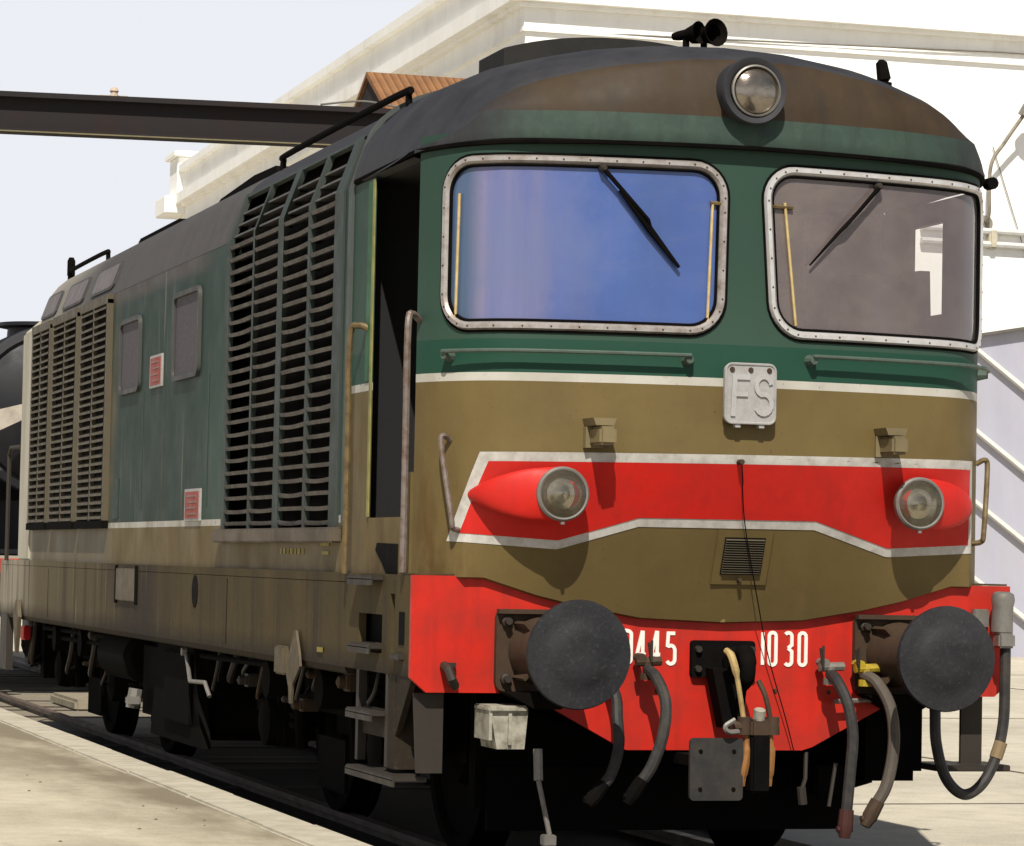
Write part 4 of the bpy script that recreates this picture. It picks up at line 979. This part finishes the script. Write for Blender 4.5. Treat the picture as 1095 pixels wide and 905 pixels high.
# headlamp on the visor
lc = (-.045, -.36, 3.605)
mb = MB(); mb.lathe((lc[0], -.20, lc[2]), (0, -1, .02), [(0, .145), (.14, .148), (.21, .148), (.23, .146), (.24, .132), (.21, .12)], 40, caps=False)
tl = mb.build("roof_headlamp", M_roof, loco)
mb = MB(); mb.lathe((lc[0], -.425, lc[2]), (0, -1, .02), [(0, .150), (.010, .155), (.026, .150), (.022, .135), (.010, .116)], 40, caps=False); mb.build("headlamp_rim", M_roof, tl)
mb = MB(); mb.lathe((lc[0]+.008, -.425, lc[2]), (0, -1, .02), [(.0, .117), (.022, .118), (.026, .110), (.0, .106)], 40, caps=False); mb.build("lens_ring", M_lsteel, tl)
mb = MB(); mb.lathe((lc[0]+.01, -.42, lc[2]), (0, -1, .02), [(0, .108), (.018, .102), (.032, .083), (.042, .052), (.047, .01)], 36); mb.build("headlamp_glass", M_lens2, tl)
# rails on the roof edge
def roofrail(y0, y1, x, z, foot=.10):
    mb = MB(); mb.tube(spline([(x, y0, z-foot), (x, y0+.02, z-.02), (x, y0+.08, z), (x, (y0+y1)/2, z+.005), (x, y1-.08, z), (x, y1-.02, z-.02), (x, y1, z-foot)], 4), .018, 8); mb.build("roof_handrail", M_under, loco)
roofrail(1.26, 4.05, -1.2, 3.772, .08); roofrail(10.3, 12.2, -1.15, 3.79, .12)
mb = MB(); mb.prism([(4.5, 3.72), (6.4, 3.72), (6.2, 3.76), (5.2, 3.80), (4.6, 3.79)], 'x', -1.12, -.9); mb.build("roof_cover", M_under, loco)
mb = MB(); mb.prism([(7.6, 3.76), (9.3, 3.76), (9.2, 3.785), (7.7, 3.785)], 'x', -1.10, -.8); mb.build("roof_cover", M_under, loco)
mb = MB(); mb.tube([(-1.1, 12.45, 3.60), (-1.1, 12.45, 3.76)], .02, 8); mb.tube([(-1.1, 12.45, 3.76), (-1.1, 12.45, 3.78), (-1.1, 12.45, 3.90), (-1.1, 12.45, 3.93)], [.02, .035, .035, .02], 10); mb.build("rear_roof_horn", M_under, loco)

# ------------------------------------------------------------------ steam locomotive behind
steam = empty("steam_locomotive", "black steam locomotive standing behind the diesel at the left edge", "locomotive", (0, 19.0, 0))
M_stk = simple("steam_black", (.006, .007, .010), .5, .0, dirt=(.018, .017, .017), amt=.5, scale=3, spec=.3)
mb = MB(); mb.lathe((0, 1.6, 3.0), (0, 1, 0), [(0, .60), (.0, .94), (.05, .95), (2.6, .95), (2.62, .92), (9.0, .92)], 48); mb.build("boiler", M_stk, steam)
mb = MB(); mb.lathe((0, 1.60, 3.0), (0, -1, 0), [(0, .80), (.05, .80), (.14, .62), (.20, .3), (.22, .02)], 40)
sdor = mb.build("smokebox_door", M_stk, steam)
mb = MB(); mb.lathe((0, 1.60, 3.0), (0, -1, 0), [(-.02, .915), (.02, .935), (.04, .92), (.04, .84), (0, .83)], 48, caps=False); mb.build("smokebox_ring", simple("dull_ring", (.06, .06, .065), .4, .3), sdor)
mb = MB(); mb.prism([(-1.05, 2.55), (-.25, 2.95), (-.2, 3.10), (-.95, 2.90)], "y", 1.0, 1.06); mb.build("pale_deflector", simple("deflector_cream", (.42, .37, .31), .6, amt=.5), sdor)
mb = MB(); mb.tube([(-.93, 1.3, 2.35), (-.93, 1.3, 3.1)], .015, 6); mb.tube([(-.3, 1.32, 2.1), (.3, 1.32, 2.1)], .015, 6); mb.build("door_handrail", M_lsteel, sdor)
mb = MB(); mb.lathe((0, 2.4, 3.55), (0, 0, 1), [(0, .5), (.1, .42), (.40, .40), (.42, .52), (.46, .52)], 24); mb.build("chimney", M_stk, steam)
mb = MB(); mb.box(-1.35, 1.35, .9, 9, 1.42, 1.48, .01); mb.box(-1.35, -1.30, 1.0, 9, 1.30, 1.42); mb.build("running_board", M_stk, steam)
mb = MB(); mb.box(-1.25, 1.25, .62, .70, .95, 1.38, .01); mb.build("buffer_beam", M_red, steam)
for sx in (-1, 1):
    mb = MB(); mb.lathe((.875*sx, .62, 1.06), (0, -1, 0), [(0, .14), (.3, .11), (.45, .1), (.47, .22), (.50, .23), (.52, .15)], 28); mb.build("buffer", M_under, steam)
    mb = MB(); mb.lathe((1.02*sx, 1.5, .85), (0, 1, 0), [(0, .2), (.0, .33), (.9, .33), (.9, .2)], 28); mb.build("cylinder", M_stk, steam)
    mb = MB(); mb.lathe((.98*sx, .72, 1.62), (0, -1, 0), [(-.14, .10), (0, .12), (.03, .14), (.05, .13), (.03, .10)], 24); lm = mb.build("headlamp", simple("lamp_brass", (.45, .32, .12), .4, .6, amt=.4), steam)
    mb = MB(); mb.lathe((.98*sx, .72, 1.62), (0, -1, 0), [(0, .10), (.02, .09), (.03, .02)], 24); mb.build("lamp_glass", M_lens, lm)
    mb = MB(); mb.prism([(1.2, 1.48), (1.2, 1.9), (2.6, 2.75), (3.2, 2.75), (3.2, 1.48)], 'x', 1.02*sx, 1.04*sx); mb.build("steam_pipe_cover", simple("pale_cover", (.25, .24, .23), .5, .2, amt=.6), steam)
    for k in range(4):
        mb = MB(); mb.lathe((.69*sx, 3.2+1.45*k, .66), (sx, 0, 0), [(0, .60), (.0, .68), (.12, .66), (.12, .58), (.06, .56), (.06, .1), (.16, .1)], 36); mb.build("driving_wheel", M_stk, steam)
mb = MB(); mb.box(-.55, .55, .7, 9, .75, 1.3); mb.build("frame", M_stk, steam)
mb = MB(); mb.box(-1.35, 1.35, 8.2, 10, 1.4, 3.6, .05); mb.build("cab", M_stk, steam)

# ------------------------------------------------------------------ ground, platform, track
def concrete(name, base, dark, sc=.6, edge=False):
    n = NT(name); a = n.noise(sc, 8, rough=.7); b = n.noise(sc*9, 8, rough=.7); f = n.noise(60, 4); e = n.noise(220, 2)
    c = n.mix(n.ramp(a, .38, .68), base, dark); c = n.mix(n.ramp(b, .45, .75, 0, .45), c, tuple(v*.6 for v in dark))
    c = n.mix(n.ramp(f, .4, .75, 0, .4), c, tuple(min(1, v*1.35) for v in base)); c = n.mix(n.ramp(e, .55, .7, 0, .4), c, tuple(v*.45 for v in dark))
    if edge:
        q = n.noise(.45, 6, (1.6, .5, 1), off=(7, 2, 0)); c = n.mix(n.math('MULTIPLY', n.ramp(q, .38, .54), n.math('MULTIPLY', n.ramp(n.x, -3.4, -2.0), .85)), c, (.16, .13, .085))
    n.bump(n.math('ADD', f, n.math('MULTIPLY', e, .5)), .35, .01); return n.done(c, .9, 0, .2)
M_plat = concrete("platform_concrete", (.56, .50, .38), (.42, .37, .27), .9, True)
M_yard = concrete("yard_concrete", (.56, .51, .41), (.38, .34, .27), .35)
def ballast_mat():
    n = NT("shaded_track_bed"); a = n.noise(1.2, 8); b = n.noise(30, 6); e = n.noise(120, 3)
    dry = n.mix(a, (.36, .32, .24), (.26, .22, .16)); shade = n.mix(b, (.022, .018, .014), (.05, .04, .03))  # shade under the diesel painted into the bed colour, paler behind it
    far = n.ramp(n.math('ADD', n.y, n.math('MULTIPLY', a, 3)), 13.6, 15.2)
    c = n.mix(far, shade, dry); c = n.mix(n.math('MULTIPLY', n.ramp(e, .5, .7), .5), c, (.02, .016, .012))
    n.bump(n.math('ADD', b, e), .8, .02); return n.done(c, .9, 0, .2)
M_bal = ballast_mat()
mb = MB(); 
xs_ = [-400, -1.62, -1.2, 1.25, 400]
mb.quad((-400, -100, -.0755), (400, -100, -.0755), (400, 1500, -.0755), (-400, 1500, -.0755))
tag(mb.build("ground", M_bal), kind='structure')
mb = MB(); mb.box(1.30, 60, -40, 110, -.12, -.02); y_ = mb.build("yard_pavement", M_yard); tag(y_, kind='structure')
mb = MB(); mb.box(-40, -1.60, -40, 110, -.11, .150, 0)
mb.build("platform", M_plat)['kind'] = 'structure'
mb = MB(); y = -14.0; rnd = random.Random(5)
while y < 60:
    L = 1.9+rnd.uniform(-.1, .1); mb.box(-1.86+rnd.uniform(-.006, .006), -1.585+rnd.uniform(-.01, .01), y, y+L-.012, .0, .165+rnd.uniform(-.003, .003), .012); y += L
tag(mb.build("platform_kerb", simple("kerb_stone", (.50, .455, .36), .85, dirt=(.22, .19, .13), amt=.7, scale=5, bump=.4)), kind='structure')
# expansion joints and a flush track in the yard
mb = MB()
for y in (4.6, 15, 27): mb.box(1.35, 40, y, y+.02, -.0185, -.014)
for x in (5.2, 12.5): mb.box(x, x+.025, -5, 37, -.0185, -.0135)
tag(mb.build("pavement_joints", simple("joint_tar", (.16, .14, .11), .9)), kind='structure')
track = empty("railway_track", "steel rails on ground painted dark as shade under the locomotive", "railway track", (0, 0, 0))
M_railh = simple("rail_steel", (.13, .105, .085), .6, .2, dirt=(.09, .05, .03), amt=.7, scale=4)
for sx in (-1, 1):
    mb = MB(); c = .7525*sx
    pr = [(c-.036, 0), (c+.036, 0), (c+.036, -.035), (c+.01, -.045), (c+.01, -.10), (c+.06, -.115), (c-.06, -.115), (c-.01, -.10), (c-.01, -.045), (c-.036, -.035)]
    mb.prism(pr, 'y', -30, 80); mb.build("rail", M_railh, track, .4)
slp = None
for k in range(62):
    y = -2+k*.62
    if slp is None:
        mb = MB(); mb.box(-1.25, 1.20, y, y+.24, -.118, -.075, .01); slp = mb.build("sleeper", simple("oily_sleeper", (.03, .024, .018), .9, dirt=(.07, .055, .04), amt=.5, scale=7), track); y00 = y
    else:
        o = slp.copy(); scn.collection.objects.link(o); o.parent = track; o.location.y = y-y00; o.location.z = random.uniform(-.008, .006)
# loose stones along the left rail
mb = MB(); rnd = random.Random(11)
for k in range(2600):
    y = rnd.uniform(-3, 20)
    x = rnd.choice([rnd.uniform(-1.56, -.85), rnd.uniform(-.66, .66), rnd.uniform(.82, 1.28)]); r = rnd.uniform(.012, .034)
    b = bmesh.new(); bmesh.ops.create_icosphere(b, subdivisions=1, radius=r)
    for v in b.verts: v.co = Vector((v.co.x*rnd.uniform(.8, 1.3)+x, v.co.y*rnd.uniform(.8, 1.3)+y, v.co.z*.7-.11+r*.3))
    mb.merge(b)
tag(mb.build("ballast", simple("ballast_stone", (.17, .14, .10), .9, dirt=(.04, .03, .02), amt=.8, scale=2), smooth=.2, weld=False), "scattered dirty ballast stones beside the rail", "ballast", kind='stuff')
mb = MB(); rnd = random.Random(21)
for k in range(110):
    y = rnd.uniform(-12, 16); x = -1.9-abs(rnd.gauss(0, 1.2)); r = rnd.uniform(.003, .011)
    b = bmesh.new(); bmesh.ops.create_icosphere(b, subdivisions=1, radius=r)
    for v in b.verts: v.co = Vector((v.co.x*rnd.uniform(.7, 1.4)+x, v.co.y+y, v.co.z*.6+.152))
    mb.merge(b)
tag(mb.build("platform_grit", bpy.data.materials["ballast_stone"], smooth=.2, weld=False), "fine grit scattered on the pale platform surface", "grit", kind='stuff')
mb = MB(); mb.box(0, .62, 0, 1.6, 0, .12, .03); cb = mb.build("concrete_block", simple("block_concrete", (.28, .24, .17), .9, amt=.4)); cb.location = (-.30, 16.6, -.088); tag(cb, "low pale concrete block between the rails behind the diesel", "concrete block")

# ------------------------------------------------------------------ warehouse
a_ = R(1.0); s2 = Vector((math.sin(a_), math.cos(a_), 0)); f2 = Vector((s2.y, -s2.x, 0)); ORG = Vector((10.727, 38.0, 0))
wh = empty("warehouse", "long white rendered warehouse with stepped cornice behind the locomotive", "building", ORG, -a_)
def render_mat(name, c0, c1, amt=.5):
    n = NT(name); a = n.noise(.6, 8, (1, 1, .35), .7); b = n.noise(3.5, 8, (1, 1, .3), .7); d = n.noise(.9, 5, (1, 1, .08))
    c = n.mix(n.ramp(a, .4, .72), c0, c1); c = n.mix(n.math('MULTIPLY', n.ramp(b, .52, .78), amt), c, (.36, .31, .23)); c = n.mix(n.math('MULTIPLY', n.ramp(d, .58, .7), amt*.6), c, (.40, .36, .29))
    n.bump(b, .15, .02); return n.done(c, .9, 0, .2)
M_wh = render_mat("white_render", (.93, .92, .88), (.88, .86, .80), .12)
M_wh2 = render_mat("stained_cornice", (.93, .92, .88), (.84, .82, .77), .25)
# local axes: u = x (front wall), v = y (side wall)
mb = MB(); mb.box(0, 40, 0, 34.4, -.1, 10.72); mb.build("wall", M_wh, wh)
def cornice(o, z0, z1, m, nm="cornice"):
    mb = MB(); mb.box(-o, 40, -o, 34.4+o, z0, z1, .0); return mb.build(nm, m, wh)
cornice(.07, 10.72, 10.79, M_wh2); cornice(.04, 10.80, 11.14, M_wh2, "frieze"); cornice(.16, 11.14, 11.22, M_wh2); cornice(.32, 11.22, 11.50, M_wh2); cornice(.10, 11.50, 12.12, M_wh2, "parapet"); cornice(.26, 12.12, 12.30, M_wh2, "coping")
mb = MB(); mb.box(-.62, .6, 33.6, 35.2, 10.95, 11.45, .03); mb.build("cornice_return", M_wh2, wh)
mb = MB(); mb.box(-.28, .8, 33.6, 34.9, 11.5, 12.55, .03); mb.box(-.40, .95, 33.45, 35.05, 12.55, 12.7, .02); mb.build("parapet_pier", M_wh2, wh)
# wall lamp on a swan neck and conduit
lp = MB(); lp.tube(spline([(8.78, -.02, 7.8), (8.75, -.25, 7.95), (8.75, -.30, 8.8), (9.0, -.35, 9.25), (9.32, -.45, 9.75)], 6), .036, 8); lp.lathe((8.78, 0, 7.78), (0, -1, 0), [(0, .16), (.06, .14)], 14)
sn = lp.build("lamp_swan_neck", simple("old_pipe", (.28, .25, .2), .6, .2, amt=.5), wh)
mb = MB(); mb.lathe((9.42, -.48, 9.9), (.4, -.2, .9), [(-.2, .14), (0, .13), (.2, .06)], 14); mb.build("lamp_head", M_lsteel, sn)
mb = MB()
for z in (7.38, 7.62): mb.tube([(7.5, -.09, z+.03), (14, -.09, z-.03)], .06, 8)
cd = mb.build("wall_pipes", simple("pipe_white", (.62, .61, .58), .6, amt=.3), wh)
mb = MB(); mb.box(8.82, 8.98, -.16, 0, 7.32, 7.68, .03); mb.build("pipe_clamp", simple("clamp_cream", (.55, .5, .38), .6), cd)
mb = MB(); mb.tube([(.2, -.03, 10.74), (4, -.10, 10.81), (9, -.10, 10.93), (14, -.10, 10.93)], .018, 5); mb.build("wall_cable", M_lsteel, wh)
mb = MB(); mb.tube([(8.9, -.05, 9.2), (9.6, -.05, 7.2), (10.5, -.05, 5.0)], .010, 5); mb.build("thin_cable", M_lsteel, wh)
# pale blue gabled annex wall with sloping battens
ax = empty("annex", "pale lavender boarded annex with white sloping battens against the white wall", "building", ORG+f2*7.4-s2*.02, -a_)
M_lav = render_mat("lavender_boards", (.40, .40, .47), (.34, .34, .40), .25)
mb = MB(); mb.prism([(0, -.05), (7, -.05), (7, 6.72), (0, 5.48)], 'y', -2.2, -.05); mb.build("wall", M_lav, ax)
mb = MB(); mb.prism([(-.05, 5.475), (7.1, 6.735), (7.1, 6.79), (-.05, 5.53)], 'y', -2.36, -.05); mb.build("roof_edge", simple("dark_fascia", (.12, .11, .10), .7), ax)
M_bat = simple("white_batten", (.72, .71, .66), .6, amt=.3, scale=2)
for z in (5.36, 3.95, 2.72, 1.4):
    mb = MB(); x0, x1 = .08, 1.75; sl = -.72
    mb.prism([(x0, z), (x1, z+sl*(x1-x0)), (x1, z+sl*(x1-x0)+.10), (x0, z+.07)], 'y', -2.34, -2.2); mb.build("sloping_batten", M_bat, ax)

# ------------------------------------------------------------------ overhead girder
gd = empty("overhead_girder", "dark riveted steel girder crossing the sky on posts behind the locomotive", "girder", (0, 22, 0), -R(7))
M_gird = simple("dark_girder_steel", (.014, .012, .013), .85, .0, dirt=(.04, .024, .02), amt=.6, scale=2)
mb = MB(); mb.box(-8, 6.3, -.04, .04, 6.27, 6.66); mb.box(-8, 6.3, -.16, .16, 6.64, 6.70); mb.box(-8, 6.3, -.16, .16, 6.245, 6.28)
gb = mb.build("beam", M_gird, gd)
mb = MB(); mb.box(-8, 6.3, -.17, -.155, 6.238, 6.252); mb.build("beam_edge", simple("edge_highlight_paint", (.17, .145, .075), .6), gb)
for x in (-7.8, 6.1):
    mb = MB(); mb.box(x-.12, x+.12, -.12, .12, -.1, 6.245); mb.build("post", M_gird, gd)
mb = MB(); mb.lathe((.82, -.05, 6.70), (0, 0, 1), [(0, .05), (.05, .04), (.07, .055), (.11, .03)], 12); mb.box(.66, .98, -.03, .03, 6.70, 6.725); mb.build("insulator", simple("glaze_white", (.55, .42, .32), .5, amt=.6, scale=30), gd)
mb = MB(); mb.tube(spline([(3.2, -.1, 6.72), (3.7, -.1, 6.78), (4.2, -.1, 6.73), (4.8, -.1, 6.8)], 6), .012, 6); mb.build("slack_wire", M_lsteel, gd)

# ------------------------------------------------------------------ rusty roofed shed
sh = empty("shed", "tall shed with rust brown corrugated gable roof above the dark girder", "building", (6.0, 30.5, 0))
def rust_roof():
    n = NT("rust_corrugated_roof"); a = n.noise(2.5, 8); wv = n.t.nodes.new("ShaderNodeTexWave"); wv.bands_direction = 'X'; wv.inputs['Scale'].default_value = 2.6
    n.lk(n.co, wv.inputs[0]); c = n.mix(n.ramp(a, .35, .7), (.27, .13, .055), (.17, .08, .04)); c = n.mix(n.math('MULTIPLY', wv.outputs['Fac'], .35), c, (.36, .19, .09))
    n.bump(wv.outputs['Fac'], .8, .05); return n.done(c, .85, 0, .2)
mb = MB(); mb.prism([(-1.6, 7.6), (0, 8.52), (1.6, 7.6), (1.6, 7.66), (0, 8.60), (-1.72, 7.60)], 'x', -.02, 3.6); mb.build("roof", rust_roof(), sh, .3)
mb = MB(); mb.prism([(-1.5, -.1), (1.5, -.1), (1.5, 7.62), (0, 8.50), (-1.5, 7.62)], 'x', .02, 3.5); mb.build("wall", M_gird, sh, .3)
